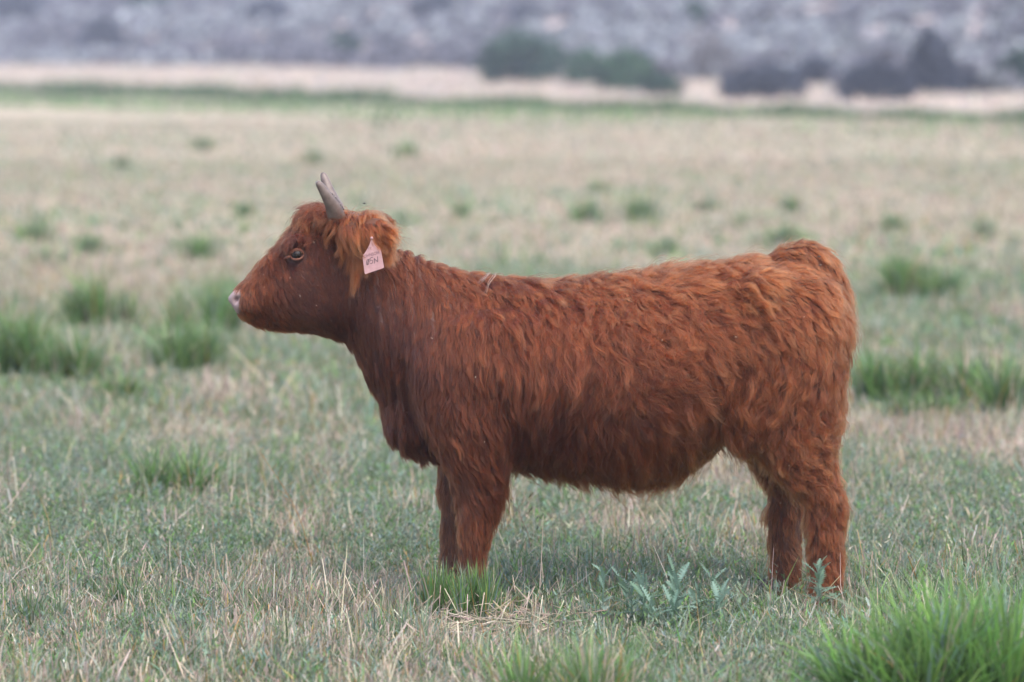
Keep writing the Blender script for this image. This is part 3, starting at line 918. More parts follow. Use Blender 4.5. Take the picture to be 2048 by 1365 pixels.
RED, TIP, DARK = np.array([0.080, 0.0165, 0.0055]), np.array([0.275, 0.071, 0.0205]), np.array([0.036, 0.0080, 0.0036])
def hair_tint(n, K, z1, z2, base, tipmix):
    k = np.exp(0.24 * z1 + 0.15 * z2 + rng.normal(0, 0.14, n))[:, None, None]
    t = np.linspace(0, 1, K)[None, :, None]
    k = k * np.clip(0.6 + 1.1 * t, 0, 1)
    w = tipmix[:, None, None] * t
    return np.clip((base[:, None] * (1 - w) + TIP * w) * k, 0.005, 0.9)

def near_bias(c, nrm):
    px, py = to_px(c[:, 0], c[:, 2])
    w = np.where(c[:, 1] < 0.02, 1.0, 0.4)
    w = w * np.where(px < 700, 1.7, 1.0)
    w[(px < 483 - 0.1 * (py - 598)) & (py > 580) & (py < 626)] = 0        # bare nose
    w[((px - 593) / 25) ** 2 + ((py - 504) / 18) ** 2 < 1] = 0           # bare eye
    w[c[:, 2] < 0.03] = 0
    return w
NS = 290000
P, Nn = sample_surface(BV, BF, BN, NS, near_bias)
F_, px, py = flow(P)
d = np.stack([F_[:, 0], np.zeros(NS), F_[:, 1]], -1)
d[:, 1] = 0.12 * np.sign(P[:, 1])
LEN = F_[:, 2] * np.interp(px, [860, 980, 1080, 1560, 1640, 1700], [1.0, 1.1, 1.45, 1.45, 1.1, 0.9]) * np.where(px > 1480, np.interp(py, [800, 900, 1000, 1080], [1.0, 0.85, 0.85, 1.0]), np.interp(py, [860, 940, 1000], [1.0, 0.92, 0.78]))
LEN = np.where((px < 1100) & (py > 1065), F_[:, 2] * 0.85, LEN)
pos, z1, z2 = grow(P, Nn, d, LEN, F_[:, 3], F_[:, 4], F_[:, 5], seed=3)
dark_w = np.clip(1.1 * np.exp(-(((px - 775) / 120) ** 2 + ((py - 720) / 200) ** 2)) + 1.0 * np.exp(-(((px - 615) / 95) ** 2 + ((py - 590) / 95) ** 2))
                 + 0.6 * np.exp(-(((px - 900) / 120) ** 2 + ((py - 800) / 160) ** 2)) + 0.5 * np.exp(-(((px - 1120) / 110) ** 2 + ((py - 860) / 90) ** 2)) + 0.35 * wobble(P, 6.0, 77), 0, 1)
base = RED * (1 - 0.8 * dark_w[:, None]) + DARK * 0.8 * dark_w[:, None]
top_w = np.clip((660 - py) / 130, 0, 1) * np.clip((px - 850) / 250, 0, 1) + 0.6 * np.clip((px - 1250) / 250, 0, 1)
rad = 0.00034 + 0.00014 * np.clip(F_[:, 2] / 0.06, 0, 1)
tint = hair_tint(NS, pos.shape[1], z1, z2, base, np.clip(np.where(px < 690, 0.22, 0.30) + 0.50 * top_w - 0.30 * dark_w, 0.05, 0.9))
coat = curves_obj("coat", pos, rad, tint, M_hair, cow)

def surf_y(px, py, side=-1):
    """y of the hide on the near (or far) side at a photo pixel of the middle plane"""
    X, Z = XZ(px, py)
    i = int(round((float(X) - lo[0]) / RES)); k = int(round((float(Z) - lo[2]) / RES))
    col = SDF[i, :, k]
    js = np.where(col < 0)[0]
    if len(js) == 0: return None
    return float(gy[js[0]] if side < 0 else gy[js[-1]])

# forelock and poll hair
def patch(px0, px1, py0, py1, n, ny_min=-2):
    tri_c = BV[BF].mean(1); ppx, ppy = to_px(tri_c[:, 0], tri_c[:, 2])
    ok = (ppx > px0) & (ppx < px1) & (ppy > py0) & (ppy < py1)
    return sample_surface(BV, BF[ok], BN, n)
n = 7000
P, Nn = sample_surface(BV, BF[(lambda c: (to_px(c[:, 0], c[:, 2])[0] > 592) & (to_px(c[:, 0], c[:, 2])[0] < 688) & (to_px(c[:, 0], c[:, 2])[1] < 462 - 0.0 * c[:, 0]))(BV[BF].mean(1))], BN, n)
ppx, ppy = to_px(P[:, 0], P[:, 2])
d = np.stack([np.where(ppx < 660, -0.55, 0.25), 0.5 * np.sign(P[:, 1]) * (np.abs(P[:, 1]) > 0.02), np.full(n, -0.75)], -1)
pos, z1, z2 = grow(P, Nn, d, rng.uniform(.035, .080, n), np.full(n, .34), np.full(n, .9), np.full(n, 1.1), K=9, clump1=0.024, clump2=0.009, grav=0.9, seed=17)
curves_obj("forelock", pos, np.full(n, .00038), hair_tint(n, 9, z1, z2, np.tile(RED * 1.2, (n, 1)), np.full(n, .65)), M_hair, cow)

# long hair of the tail and the pale wisp on the withers
def strands(roots, tips, sag, n, spread0, spread1, K=9, seed=0):
    r = np.random.default_rng(seed); t = np.linspace(0, 1, K)[None, :, None]
    roots = np.asarray(roots, float); tips = np.asarray(tips, float)
    i = r.integers(0, len(roots), n)
    A = roots[i] + r.normal(0, spread0, (n, 3)); B = tips[i] + r.normal(0, spread1, (n, 3))
    pos = A[:, None] * (1 - t) + B[:, None] * t
    pos[:, :, 2] += sag * np.sin(np.pi * t[:, :, 0])
    ph = r.uniform(0, 6.28, (len(roots), 2))[i]
    pos[:, :, 0] += 0.006 * np.sin(8 * t[:, :, 0] + ph[:, :1]) * t[:, :, 0]
    pos[:, :, 1] += 0.006 * np.sin(7 * t[:, :, 0] + ph[:, 1:]) * t[:, :, 0]
    return pos
def C3(px, py, y):
    X, Z = XZ(px, py); return np.array([float(X), y, float(Z)])
tr, tt = [], []
for k in range(26):
    q = rng.uniform(0, 1); a = rng.uniform(0, 6.28)
    x_, y_ = np.interp(q, np.linspace(0, 1, 6), [p[0] for p in tp]), np.interp(q, np.linspace(0, 1, 6), [p[1] for p in tp])
    tr.append(C3(x_ + 9 * math.cos(a), y_, 0.03 * math.sin(a)))
    tt.append(C3(min(x_ + rng.uniform(0, 14), 1690), min(y_ + rng.uniform(90, 150), 925), 0.04 * math.sin(a) + rng.normal(0, .01)))
pos = strands(tr, tt, 0.0, 2600, .007, .006, seed=4)
n = len(pos)
curves_obj("tail_hair", pos, np.full(n, .0005), hair_tint(n, 9, rng.normal(0, 1, n), rng.normal(0, 1, n), np.tile(RED, (n, 1)), np.full(n, .6)), M_hair, cow)
wy = surf_y(985, 575)
pos = strands([C3(990, 545, -.09), C3(978, 543, -.09)], [C3(968, 592, surf_y(968, 592) - .035), C3(955, 572, surf_y(955, 572) - .03)], 0.004, 12, .004, .007, seed=6)
n = len(pos)
curves_obj("withers_wisp", pos, np.full(n, .0004), np.tile(np.array([.5, .28, .14]), (n, 1)), M_hair, cow)

# ---- horns
M_horn = plain_mat("horn", (0.175, 0.135, 0.12), 0.4, 0.5, (0.115, 0.085, 0.075), 0.35, 40)
M_hornrim = plain_mat("horn_scurf", (0.03, 0.026, 0.025), 0.9)
for sy in (-1, 1):
    if sy < 0:
        pts = [(678, 446, -.08), (674, 424, -.115), (668, 406, -.14), (659, 390, -.16), (649, 373, -.172), (640, 360, -.180)]
    else:
        pts = [(676, 446, .08), (668, 422, .115), (660, 404, .14), (652, 384, .16), (645, 364, .172), (640, 350, .180)]
    path = dense([(i, *C3(*p)) for i, p in enumerate(pts)], 26)[:, 1:]
    tt_ = np.linspace(0, 1, 26)
    rad_h = np.interp(tt_, [0, .2, .4, .6, .8, .93, 1], [.0295, .0295, .0255, .0190, .0145, .0115, .007]) + 0.0009 * np.sin(tt_ * 55) * (1 - tt_)
    v, f4, f3, c = tube(path, rad_h, 18)
    hn = mesh_obj("horn", fast_mesh("horn", v, f4, f3), M_horn, cow)
    if sy < 0:
        # dark ragged scurf along the back edge of the horn
        T_ = np.gradient(path, axis=0); T_ /= np.linalg.norm(T_, axis=1)[:, None]
        back = np.cross(T_, np.array([0, 1.0, 0])); back /= np.linalg.norm(back, axis=1)[:, None]
        if back[5, 0] < 0: back = -back
        sc_ = []
        for k in range(34):
            u_ = rng.uniform(0.02, 0.62); i_ = u_ * 25
            f = lambda A: np.array([np.interp(i_, np.arange(26), A[:, m]) for m in range(3)])
            p = f(path) + f(back) * np.interp(i_, np.arange(26), rad_h) * 0.97 + np.array([0, -.004 - .004 * rng.uniform(), 0])
            q = p + f(T_) * rng.uniform(.002, .008) + rng.normal(0, .0015, 3)
            sc_.append(tube(np.stack([p, (p + q) / 2 + rng.normal(0, .0006, 3), q]), [.0006, .0013, .0005], 4))
        v, f4, f3, c = merge(sc_)
        s_o = mesh_obj("scurf", fast_mesh("scurf", v, f4, f3), M_hornrim, hn); s_o["kind"] = "stuff"

# ---- ears
TAG_Y = -0.248
M_earskin = plain_mat("ear_skin", (0.11, 0.045, 0.028), 0.7, 0.3, (0.07, 0.028, 0.016), 0.2, 40)
for sy in (-1, 1):
    e0, e1 = C3(694, 446, sy * .085), C3(764, 426, sy * .215)
    axd = e1 - e0; Le = np.linalg.norm(axd); axd /= Le
    upv = np.array([0, 0, 1.0]); sidev = np.cross(axd, upv); sidev /= np.linalg.norm(sidev)
    upv = np.cross(sidev, axd)
    nu_, nv_ = 14, 16
    Vv = []
    for i in range(nu_):
        u_ = i / (nu_ - 1)
        wd = 0.052 * math.sin(math.pi * min(1, (u_ * .86 + .14)) ** 0.9) ** 0.7 + 0.004
        th = 0.013 * (1 - .5 * u_) + 0.002
        cpt = e0 + axd * Le * u_ + np.array([0, 0, -0.018 * u_ * u_])
        for j in range(nv_):
            a = 2 * math.pi * j / nv_
            cup = 0.014 * (math.cos(a) ** 2)
            Vv.append(cpt + sidev * wd * math.cos(a) + upv * (th * math.sin(a) - cup))
    Vv = np.array(Vv)
    i = np.arange(nu_ * nv_).reshape(nu_, nv_); j = np.roll(i, -1, 1)
    Ff = np.stack([i[:-1], j[:-1], j[1:], i[1:]], -1).reshape(-1, 4)
    capc = len(Vv); Vv = np.concatenate([Vv, e1[None] + np.array([[0, 0, -.018]])])
    f3 = np.array([[i[-1, k], i[-1, (k + 1) % nv_], capc] for k in range(nv_)])
    ear = mesh_obj("ear", fast_mesh("ear", Vv, Ff, f3), M_earskin, cow)
    # outward normals
    mid = e0 + np.outer(np.clip((Vv - e0) @ axd, 0, Le), axd)
    En = Vv - mid; En /= np.linalg.norm(En, axis=1)[:, None] + 1e-9
    n = 14000 if sy < 0 else 4000
    P, Nn = sample_surface(Vv, Ff, En, n)
    u_ = np.clip((P - e0) @ axd / Le, 0, 1)
    low = np.clip(-(Nn[:, 2]) * 0.5 + 0.5, 0, 1)
    d = np.stack([0.25 + 0.5 * u_, np.full(n, sy * .55), -0.75 - 0.2 * low], -1)
    L_ = 0.040 + 0.035 * low + 0.022 * rng.uniform(size=n)
    pos, z1, z2 = grow(P, Nn, d, L_, np.full(n, .7), np.full(n, .4), np.full(n, .5), K=9, clump1=.02, clump2=.007, grav=1.0, seed=23 + sy)
    # fringe: long straight locks hanging from the front edge of the ear
    fr, ft = [], []
    for k in range(30):
        if k < 21:
            x_ = rng.uniform(690, 738); y_ = np.interp(x_, [690, 715, 738], [454, 440, 434]) + rng.uniform(-4, 8)
            tx = x_ - 4 + rng.normal(0, 7); ty = rng.uniform(505, 560)
            if k < 5: x_, tx, ty = rng.uniform(700, 730), rng.uniform(702, 728), rng.uniform(545, 592)
        else:
            x_ = rng.uniform(762, 780); y_ = rng.uniform(452, 466); tx = x_ + rng.uniform(0, 14); ty = rng.uniform(498, 528)
        yy_ = sy * np.interp(x_, [690, 786], [.12, .215])
        fr.append(C3(x_, y_, yy_)); ft.append(C3(tx, ty, yy_ + sy * rng.uniform(.0, .02)))
    p2 = strands(fr, ft, 0.006, 2600 if sy < 0 else 900, .009, .0065, seed=31 + sy)
    allp = np.concatenate([pos, p2])
    zz1 = np.concatenate([z1, rng.normal(0, 1, len(p2))]); zz2 = np.concatenate([z2, rng.normal(0, 1, len(p2))])
    qx, qy = to_px(allp[:, :, 0], allp[:, :, 2])
    over = ((qx > 738) & (qx < 778) & (qy > 499) & (qy < 545) & (allp[:, :, 1] < TAG_Y + .004)).any(1) if sy < 0 else np.zeros(len(allp), bool)
    allp, zz1, zz2 = allp[~over], zz1[~over], zz2[~over]; m = len(allp)      # the tag hangs clear of the hair
    curves_obj("ear_hair", allp, np.full(m, .00048), hair_tint(m, 9, zz1, zz2, np.tile(RED * 1.35, (m, 1)), np.full(m, .75)), M_hair, ear)

# ---- eyes
M_eye, nt, b = new_mat("eyeball")
b.inputs["Base Color"].default_value = (0.012, 0.008, 0.007, 1); b.inputs["Roughness"].default_value = 0.12; b.inputs["Specular IOR Level"].default_value = 0.35
M_lid = plain_mat("eyelid_skin", (0.19, 0.075, 0.05), 0.55, 0.3, (0.12, 0.046, 0.03), 0.15, 120)
M_lash = plain_mat("eyelash_hair", (0.55, 0.40, 0.30), 0.5)
def uv_sphere(c, r, nu_=20, nv_=12, sc=(1, 1, 1)):
    V = [np.array([0, 0, 1.0])]; 
    for i in range(1, nv_):
        for j in range(nu_):
            a, bb = math.pi * i / nv_, 2 * math.pi * j / nu_
            V.append(np.array([math.sin(a) * math.cos(bb), math.sin(a) * math.sin(bb), math.cos(a)]))
    V.append(np.array([0, 0, -1.0])); V = np.array(V) * r * np.array(sc) + c
    f4, f3 = [], []
    for i in range(nv_ - 2):
        for j in range(nu_):
            a = 1 + i * nu_ + j; b_ = 1 + i * nu_ + (j + 1) % nu_
            f4.append((a, a + nu_, b_ + nu_, b_))
    for j in range(nu_):
        f3.append((0, 1 + j, 1 + (j + 1) % nu_)); e = 1 + (nv_ - 2) * nu_
        f3.append((len(V) - 1, e + (j + 1) % nu_, e + j))
    return V, np.array(f4), np.array(f3), np.ones((len(V), 3)) * .5
EYE_Y = 0.094
for sy in (-1, 1):
    ec = C3(597, 506, sy * (EYE_Y - 0.004))
    v, f4, f3, c = uv_sphere(ec, 0.0220, 24, 16)
    eye = mesh_obj("eye", fast_mesh("eye", v, f4, f3), M_eye, cow)
    # lids: an almond ring over the ball, with the paler inner corner in front
    a = np.linspace(0, 2 * np.pi, 33)
    for kind in ("upper", "lower", "corner"):
        if kind == "corner":
            p = np.stack([C3(583, 510, 0), C3(577, 512, 0), C3(571, 515, 0)]); p[:, 1] = sy * np.array([EYE_Y + .013, EYE_Y + .010, EYE_Y + .004]); rr = [.004, .0045, .002]
        else:
            s_ = a[:17] if kind == "upper" else a[16:]
            ex, ez = 0.0215 * np.cos(s_), 0.0165 * np.sin(s_)
            ez = ez - 0.15 * ex * 0 + np.where(np.cos(s_) < 0, -0.10 * (-ex), 0.0)
            yy = np.sqrt(np.maximum(0.0240 ** 2 - ex ** 2 - ez ** 2, 1e-6)) - 0.002
            p = np.stack([ec[0] + ex, ec[1] + sy * yy, ec[2] + ez], -1)
            rr = (0.0058 if kind == "upper" else 0.0048) * (0.55 + 0.45 * np.abs(np.sin(s_)))
        v, f4, f3, c = tube(p, rr, 8)
        ld = mesh_obj("eyelid", fast_mesh("eyelid", v, f4, f3), M_lid, eye)
    ls = []
    for k in range(9):
        s_ = np.interp(k, [0, 8], [0.5, 2.6]) + rng.normal(0, .05)
        st = ec + np.array([.019 * math.cos(s_), 0, .0165 * math.sin(s_)]); st[1] = ec[1] + sy * .018
        md = st + np.array([rng.normal(0, .001), sy * .010, -.001]); en = st + np.array([rng.normal(0, .003), sy * .014, -.011 - .003 * rng.uniform()])
        ls.append(np.array([st, md * .75 + st * .25, md * .6 + en * .4, en]))
    ls = np.array(ls)
    curves_obj("eyelashes", ls, np.full(len(ls), .00022), np.tile(np.array([.45, .3, .2]), (len(ls), 1)), M_hair, eye)

# ---- hooves
M_hoof = plain_mat("hoof_horn", (0.045, 0.036, 0.032), 0.6, 0.4, (0.07, 0.055, 0.045), 0.2, 50)
for pxh, y0, dn in ((934, -.14, 12), (894, .14, -12), (1630, -.15, 12), (1558, .15, -12)):
    X, _ = XZ(pxh, 1200 + dn)
    ch = []
    for s_ in (-1, 1):
        ring = []
        for z_, ln, wd, dx_ in ((0.0, .066, .026, -.010), (.025, .058, .024, -.004), (.055, .045, .020, .004)):
            aa = np.linspace(0, 2 * np.pi, 14, endpoint=False)
            ring.append(np.stack([float(X) + dx_ + np.cos(aa) * ln * np.where(np.cos(aa) < 0, 1, .75), y0 + s_ * .024 + np.sin(aa) * wd * (1 + .25 * np.cos(aa)), np.full(14, z_)], -1))
        Vv = np.concatenate(ring + [ring[0].mean(0)[None], ring[-1].mean(0)[None]])
        i = np.arange(42).reshape(3, 14); j = np.roll(i, -1, 1)
        Ff = np.stack([i[:-1], j[:-1], j[1:], i[1:]], -1).reshape(-1, 4)
        f3 = np.array([[i[0, (k + 1) % 14], i[0, k], 42] for k in range(14)] + [[i[2, k], i[2, (k + 1) % 14], 43] for k in range(14)])
        ch.append((Vv, Ff, f3, np.ones((44, 3))))
    v, f4, f3, c = merge(ch)
    mesh_obj("hoof", fast_mesh("hoof", v, f4, f3), M_hoof, cow)

# ---- ear tag with its writing
def z1px(x, y): return (680 + x / 8.53, 400 + y / 8.53)
M_tag = plain_mat("tag_plastic", (0.47, 0.285, 0.295), 0.5, 0.4, (0.41, 0.24, 0.25), 0.05, 90)
M_ink = plain_mat("marker_ink", (0.012, 0.012, 0.02), 0.5)
M_print = plain_mat("faded_print", (0.14, 0.07, 0.09), 0.6)
outline = [(588, 560), (606, 575), (622, 640), (660, 700), (715, 745), (733, 772), (745, 800), (790, 1060), (791, 1080), (780, 1093), (490, 1190), (478, 1191), (470, 1180), (434, 905), (440, 880), (470, 840), (520, 760), (555, 690), (572, 620), (574, 575)]
pts = [C3(*z1px(*p), 0) for p in outline]
nP = len(pts)
Vv = [p + np.array([0, TAG_Y, 0]) for p in pts] + [p + np.array([0, TAG_Y + .0018, 0]) for p in pts]
me = bpy.data.meshes.new("ear_tag")
me.from_pydata([tuple(p) for p in Vv], [], [list(range(nP)), list(range(2 * nP - 1, nP - 1, -1))] + [[k, k + nP, (k + 1) % nP + nP, (k + 1) % nP] for k in range(nP)])
me.update()
ear_tag = mesh_obj("ear_tag", me, M_tag, cow)
ear_tag["label"] = "pink plastic ear tag with 05N in black marker"
# button and pin through the ear
v, f4, f3, c = tube(np.stack([C3(*z1px(588, 590), TAG_Y - .004), C3(*z1px(588, 590), TAG_Y + .02), C3(*z1px(588, 560), -.195)]), [.005, .004, .004], 10)
mesh_obj("pin", fast_mesh("pin", v, f4, f3), M_tag, ear_tag)
def stroke_ribbon(pl, w, y):
    p = np.array([C3(*z1px(*q), y) for q in pl]); T = np.gradient(p, axis=0); T /= np.linalg.norm(T, axis=1)[:, None] + 1e-9
    S = np.stack([-T[:, 2], np.zeros(len(p)), T[:, 0]], -1) * w / 2
    V = np.stack([p - S, p + S], 1).reshape(-1, 3); k = np.arange(len(p) - 1) * 2
    F = np.stack([k, k + 1, k + 3, k + 2], -1)
    return V, F, np.zeros((0, 3), int), np.ones((len(V), 3))
zero = [(522 + 20 * math.cos(a) - 0.10 * 46 * math.sin(a), 992 + 46 * math.sin(a)) for a in np.linspace(0, 6.4, 22)]
letters = [[zero, [(506, 1046), (522, 995), (546, 938)]],
           [[(604, 912), (584, 917), (561, 925), (559, 950), (561, 970), (580, 958), (598, 964), (606, 982), (602, 1002), (584, 1016), (562, 1016)]],
           [[(634, 1014), (631, 970), (628, 930)], [(628, 930), (652, 958), (686, 984)], [(688, 986), (688, 940), (686, 894)]]]
for li, strokes in enumerate(letters):
    v, f4, f3, c = merge([stroke_ribbon(s_, .0017, TAG_Y - .0006 - .0002 * k) for k, s_ in enumerate(strokes)])
    mesh_obj("lettering", fast_mesh("lettering", v, f4, f3, None, False), M_ink, ear_tag)
def flat_text(txt, zpx, size, rot):
    cu = bpy.data.curves.new("text_source", 'FONT'); cu.body = txt; cu.size = size; cu.align_x = 'CENTER'
    o = bpy.data.objects.new("text_source", cu); scene.collection.objects.link(o)
    bpy.context.view_layer.update()
    me = bpy.data.meshes.new_from_object(o.evaluated_get(bpy.context.evaluated_depsgraph_get()))
    bpy.data.objects.remove(o); bpy.data.curves.remove(cu)
    c, s = math.cos(rot), math.sin(rot); p0 = C3(*z1px(*zpx), TAG_Y - .0006)
    for vtx in me.vertices:
        x_, y_ = vtx.co.x * 0.85, vtx.co.y
        vtx.co = (p0[0] + x_ * c - y_ * s, p0[1], p0[2] + x_ * s + y_ * c)
    me.name = "lettering"; me.materials.clear()
    mesh_obj("lettering", me, M_print, ear_tag)
flat_text("JOHNSON", (583, 888), .0142, math.radians(16))
flat_text("TY", (560, 790), .0125, math.radians(16))

# ---- chaff caught in the coat
ch = []
for k in range(40):
    if k < 15: a_, b_ = rng.uniform(520, 690), rng.uniform(470, 660)
    else: a_, b_ = rng.uniform(740, 1640), rng.uniform(560, 1050)
    y_ = surf_y(a_, b_)
    if y_ is None: continue
    off = .012 if a_ < 690 else .03
    p = C3(a_, b_, y_ - off); L = rng.uniform(.002, .009) if rng.uniform() < .6 else rng.uniform(.0015, .003)
    an = rng.uniform(0, 3.14)
    ch.append(tube(np.stack([p, p + np.array([math.cos(an), -.1, math.sin(an)]) * L]), [.0006, .0005], 4))
v, f4, f3, c = merge(ch)
cf = mesh_obj("chaff", fast_mesh("chaff", v, f4, f3), plain_mat("chaff_husk", (0.66, 0.58, 0.48), .7), cow)
cf["kind"] = "stuff"

# ------------------------------------------------------------------ grass tufts
def tuft(px, base_py, top_py, wpx, label, tall=1.6, loose=.42, n=260, names=('green', 'bright', 'deep', 'blue'), probs=(4, 3, 2, 1), stiff=0.5, wmul=1.0, seg=3, dryfrac=0.06):
    p = ground_at(px, base_py); sc = p[1] / FPX / math.cos(TH)
    H, W = (base_py - top_py) * sc, wpx * sc
    k = n
    m = max(3, int(round(W / 0.13)) + 2) if loose > .3 else 1
    sx = rng.uniform(-loose, loose, m) * W; sy_ = rng.uniform(-.3, .3, m) * W; sh = rng.uniform(.55, 1.05, m); sh[0] = 1.05; sx[0] *= .4
    q = rng.choice(m, k, p=sh / sh.sum()); rr = W * rng.uniform(.10, .2, m)[q] * (1.0 if loose > .3 else 2.2)
    a = rng.uniform(0, 6.28, k); r = np.abs(rng.normal(0, .6, k)) * rr
    base = np.stack([sx[q] + np.cos(a) * r, sy_[q] + np.sin(a) * r, np.full(k, -0.01)], -1)
    az = a + rng.normal(0, 0.7, k)
    h = tall * H * sh[q] * rng.uniform(0.45, 1.1, k)
    lean = stiff * rng.uniform(0, 0.7, k) * np.clip(r / rr, 0, 1.4) + rng.normal(0, .1, k)
    bend = rng.uniform(0.05, 0.8, k) * stiff * 1.4
    col = pick(k, list(names), list(probs), 0.18)
    dd = rng.uniform(size=k) < dryfrac
    col[dd] = pick(int(dd.sum()), ['straw', 'pale', 'ochre'], [2, 1, 1])
    v, f4, f3, c = blades(base, h, az, lean, bend, rng.uniform(.003, .0062, k) * wmul * (1 + p[1] / 40), col, seg=seg)
    o = mesh_obj("grass_tuft", fast_mesh("grass_tuft", v, f4, f3, c), M_leaf)
    o.location = tuple(p)
    tag(o, label, "grass tuft", "green grass tufts in the meadow")
    return o
tufts = [
    (200, 652, 566, 130, "upright bright green tuft straight out from the cow's muzzle, well away from it"),
    (418, 668, 582, 150, "dark-based green tuft right in front of the cow's nose"),
    (378, 735, 664, 150, "broad green tuft below the cow's chin, in front of the nose tuft"),
    (35, 748, 650, 120, "tall green tuft at the frame edge level with the cow's chest"),
    (140, 755, 680, 130, "loose pale green tuft beside the tall tuft at the frame edge"),
    (248, 806, 764, 115, "low green tuft between the stubble patches, below the muzzle tufts"),
    (328, 1003, 928, 150, "round yellow-green tuft alone in the stubble before the front legs"),
    (68, 482, 446, 75, "small tuft far out level with the cow's eye, near the frame edge"),
    (182, 508, 474, 65, "small tuft far out at eye level, second from the frame edge"),
    (402, 522, 480, 115, "wide blurred green tuft just beyond the cow's muzzle"),
    (95, 545, 506, 110, "wide faint tuft behind the upright tuft, near the frame edge"),
    (243, 337, 317, 50, "tiny dark tuft far off, above the cow's horns' height"),
    (405, 302, 281, 90, "flat green tuft farthest out on the muzzle side"),
    (810, 315, 291, 90, "flat green tuft far behind the cow's ear"),
    (625, 330, 308, 36, "tiny tuft just above the horn tips"),
    (755, 249, 236, 60, "small tuft at the edge of the far green strip"),
    (486, 432, 412, 40, "tiny tuft between the muzzle and the horns, far off"),
    (1180, 442, 408, 90, "wide green tuft far behind the middle of the back"),
    (1280, 443, 398, 80, "two-lobed green tuft far behind the loin"),
    (925, 434, 414, 60, "small tuft far behind the cow's neck"),
    (1415, 424, 402, 48, "small tuft far beyond the loin, above the rump line"),
    (1582, 424, 400, 62, "tidy green tuft far beyond the tail head"),
    (1576, 493, 458, 82, "green tuft peeping over the tail head"),
    (1780, 468, 438, 48, "small dark tuft beyond the rump, high in the field"),
    (1482, 452, 435, 46, "tiny pale tuft above the hip"),
    (1330, 510, 482, 75, "faint tuft just over the loin"),
    (1196, 387, 367, 40, "tiny faint tuft far over the back"),
    (1968, 472, 446, 42, "tiny dark tuft near the frame edge beyond the rump"),
    (1808, 596, 528, 120, "leaning green tuft behind the rump, level with the tail root"),
    (1892, 604, 556, 90, "lower green tuft beside the leaning one behind the rump"),
    (1742, 798, 728, 120, "dark green tuft touching the cow's hindquarters, behind the thigh"),
    (1862, 806, 722, 190, "large dense green tuft behind the cow, level with the belly"),
    (2005, 822, 738, 170, "large green tuft at the frame edge behind the cow"),
    (1860, 850, 800, 150, "low fringe of green grass in front of the dense tufts"),
]
for i, (px, yb, yt, w, lab) in enumerate(tufts):
    far = yb < 560
    tuft(px, yb, yt, w, lab, tall=1.6 if far else 1.75, loose=.1 if far else .42, n=190 if far else 560, stiff=0.6, wmul=2.4 if far else 1.5, seg=2 if far else 3, dryfrac=.12,
         names=('green', 'bright', 'sage', 'blue') if far else ('green', 'bright', 'deep', 'blue'), probs=(3, 3, 3, 1) if far else (4, 4, 1.6, 1))
tuft(880, 1236, 1160, 150, "short green tuft in front of the far front hoof", tall=1.55, n=620, stiff=.3, names=('green', 'bright', 'blue'), probs=(4, 4, 1.5))
tuft(958, 1236, 1158, 120, "short dense green tuft hiding the near front hoof", tall=1.55, loose=.4, n=620, stiff=.25, names=('green', 'bright', 'blue'), probs=(4, 4, 1.5))
tuft(790, 1285, 1215, 150, "thin green tuft beside the loose straw, ahead of front hooves", n=130, stiff=.4, names=('green', 'blue', 'sage'), probs=(3, 2, 2))
tuft(240, 1215, 1168, 130, "dark low tuft in the stubble far ahead of the front hooves", n=160, stiff=.5, names=('deep', 'green', 'sage'), probs=(3, 2, 1))
tuft(70, 1250, 1190, 150, "low green tuft at the lower frame corner ahead of the cow", n=160, stiff=.45, names=('green', 'sage', 'blue'), probs=(3, 2, 1))
tuft(1130, 1425, 1290, 360, "blurred pale green tuft close to the camera below the cow", tall=1.5, n=900, stiff=.55, names=('green', 'bright', 'sage'), probs=(3, 4, 1.5), dryfrac=.2, wmul=1.3)
tuft(1965, 1440, 1215, 360, "big lush green tuft close to the camera in the corner", tall=1.5, n=1300, stiff=.6, names=('green', 'bright', 'fresh', 'blue'), probs=(2, 4, 5, 1), wmul=2.7, dryfrac=.03)
tuft(1800, 1450, 1270, 260, "spreading half of the lush corner grass nearest the hind legs", tall=1.5, n=760, stiff=.85, names=('green', 'bright', 'fresh', 'blue'), probs=(2, 4, 5, 1), wmul=2.5, dryfrac=.03)

# ------------------------------------------------------------------ weeds and thistles near the cow
def thistle_leaf(L, W, col, droop, r):
    """a lobed, spiny-edged leaf along +X"""
    n = 9; t = np.linspace(0, 1, 2 * n + 1)
    env = np.sin(np.pi * np.clip(t * .92 + .06, 0, 1)) ** .7
    lob = np.where(np.arange(2 * n + 1) % 2 == 0, .28, 1.0)
    w = W * env * lob * r.uniform(.85, 1.15, len(t)); w[-1] = 0
    x = t * L
    sh = np.where(np.arange(2 * n + 1) % 2 == 1, L * .035, 0)
    zc = -droop * L * t * t + 0.12 * L * t
    midv = np.stack([x, np.zeros_like(x), zc], -1)
    lft = np.stack([x + sh, w, zc + w * .35 + r.normal(0, .001, len(t))], -1)
    rgt = np.stack([x + sh, -w, zc + w * .35 + r.normal(0, .001, len(t))], -1)
    V = np.concatenate([midv, lft, rgt]); m = len(t); k = np.arange(m - 1)
    F = np.concatenate([np.stack([k, k + 1, m + k + 1, m + k], -1), np.stack([k, 2 * m + k, 2 * m + k + 1, k + 1], -1)])
    C = np.tile(col, (len(V), 1)) * np.exp(r.normal(0, .06, (len(V), 1))); C[:m] *= 1.25
    return V, F, C
def rotz(V, a):
    c, s = math.cos(a), math.sin(a)
    return V @ np.array([[c, s, 0], [-s, c, 0], [0, 0, 1]])
def roty(V, a):
    c, s = math.cos(a), math.sin(a)
    return V @ np.array([[c, 0, s], [0, 1, 0], [-s, 0, c]])
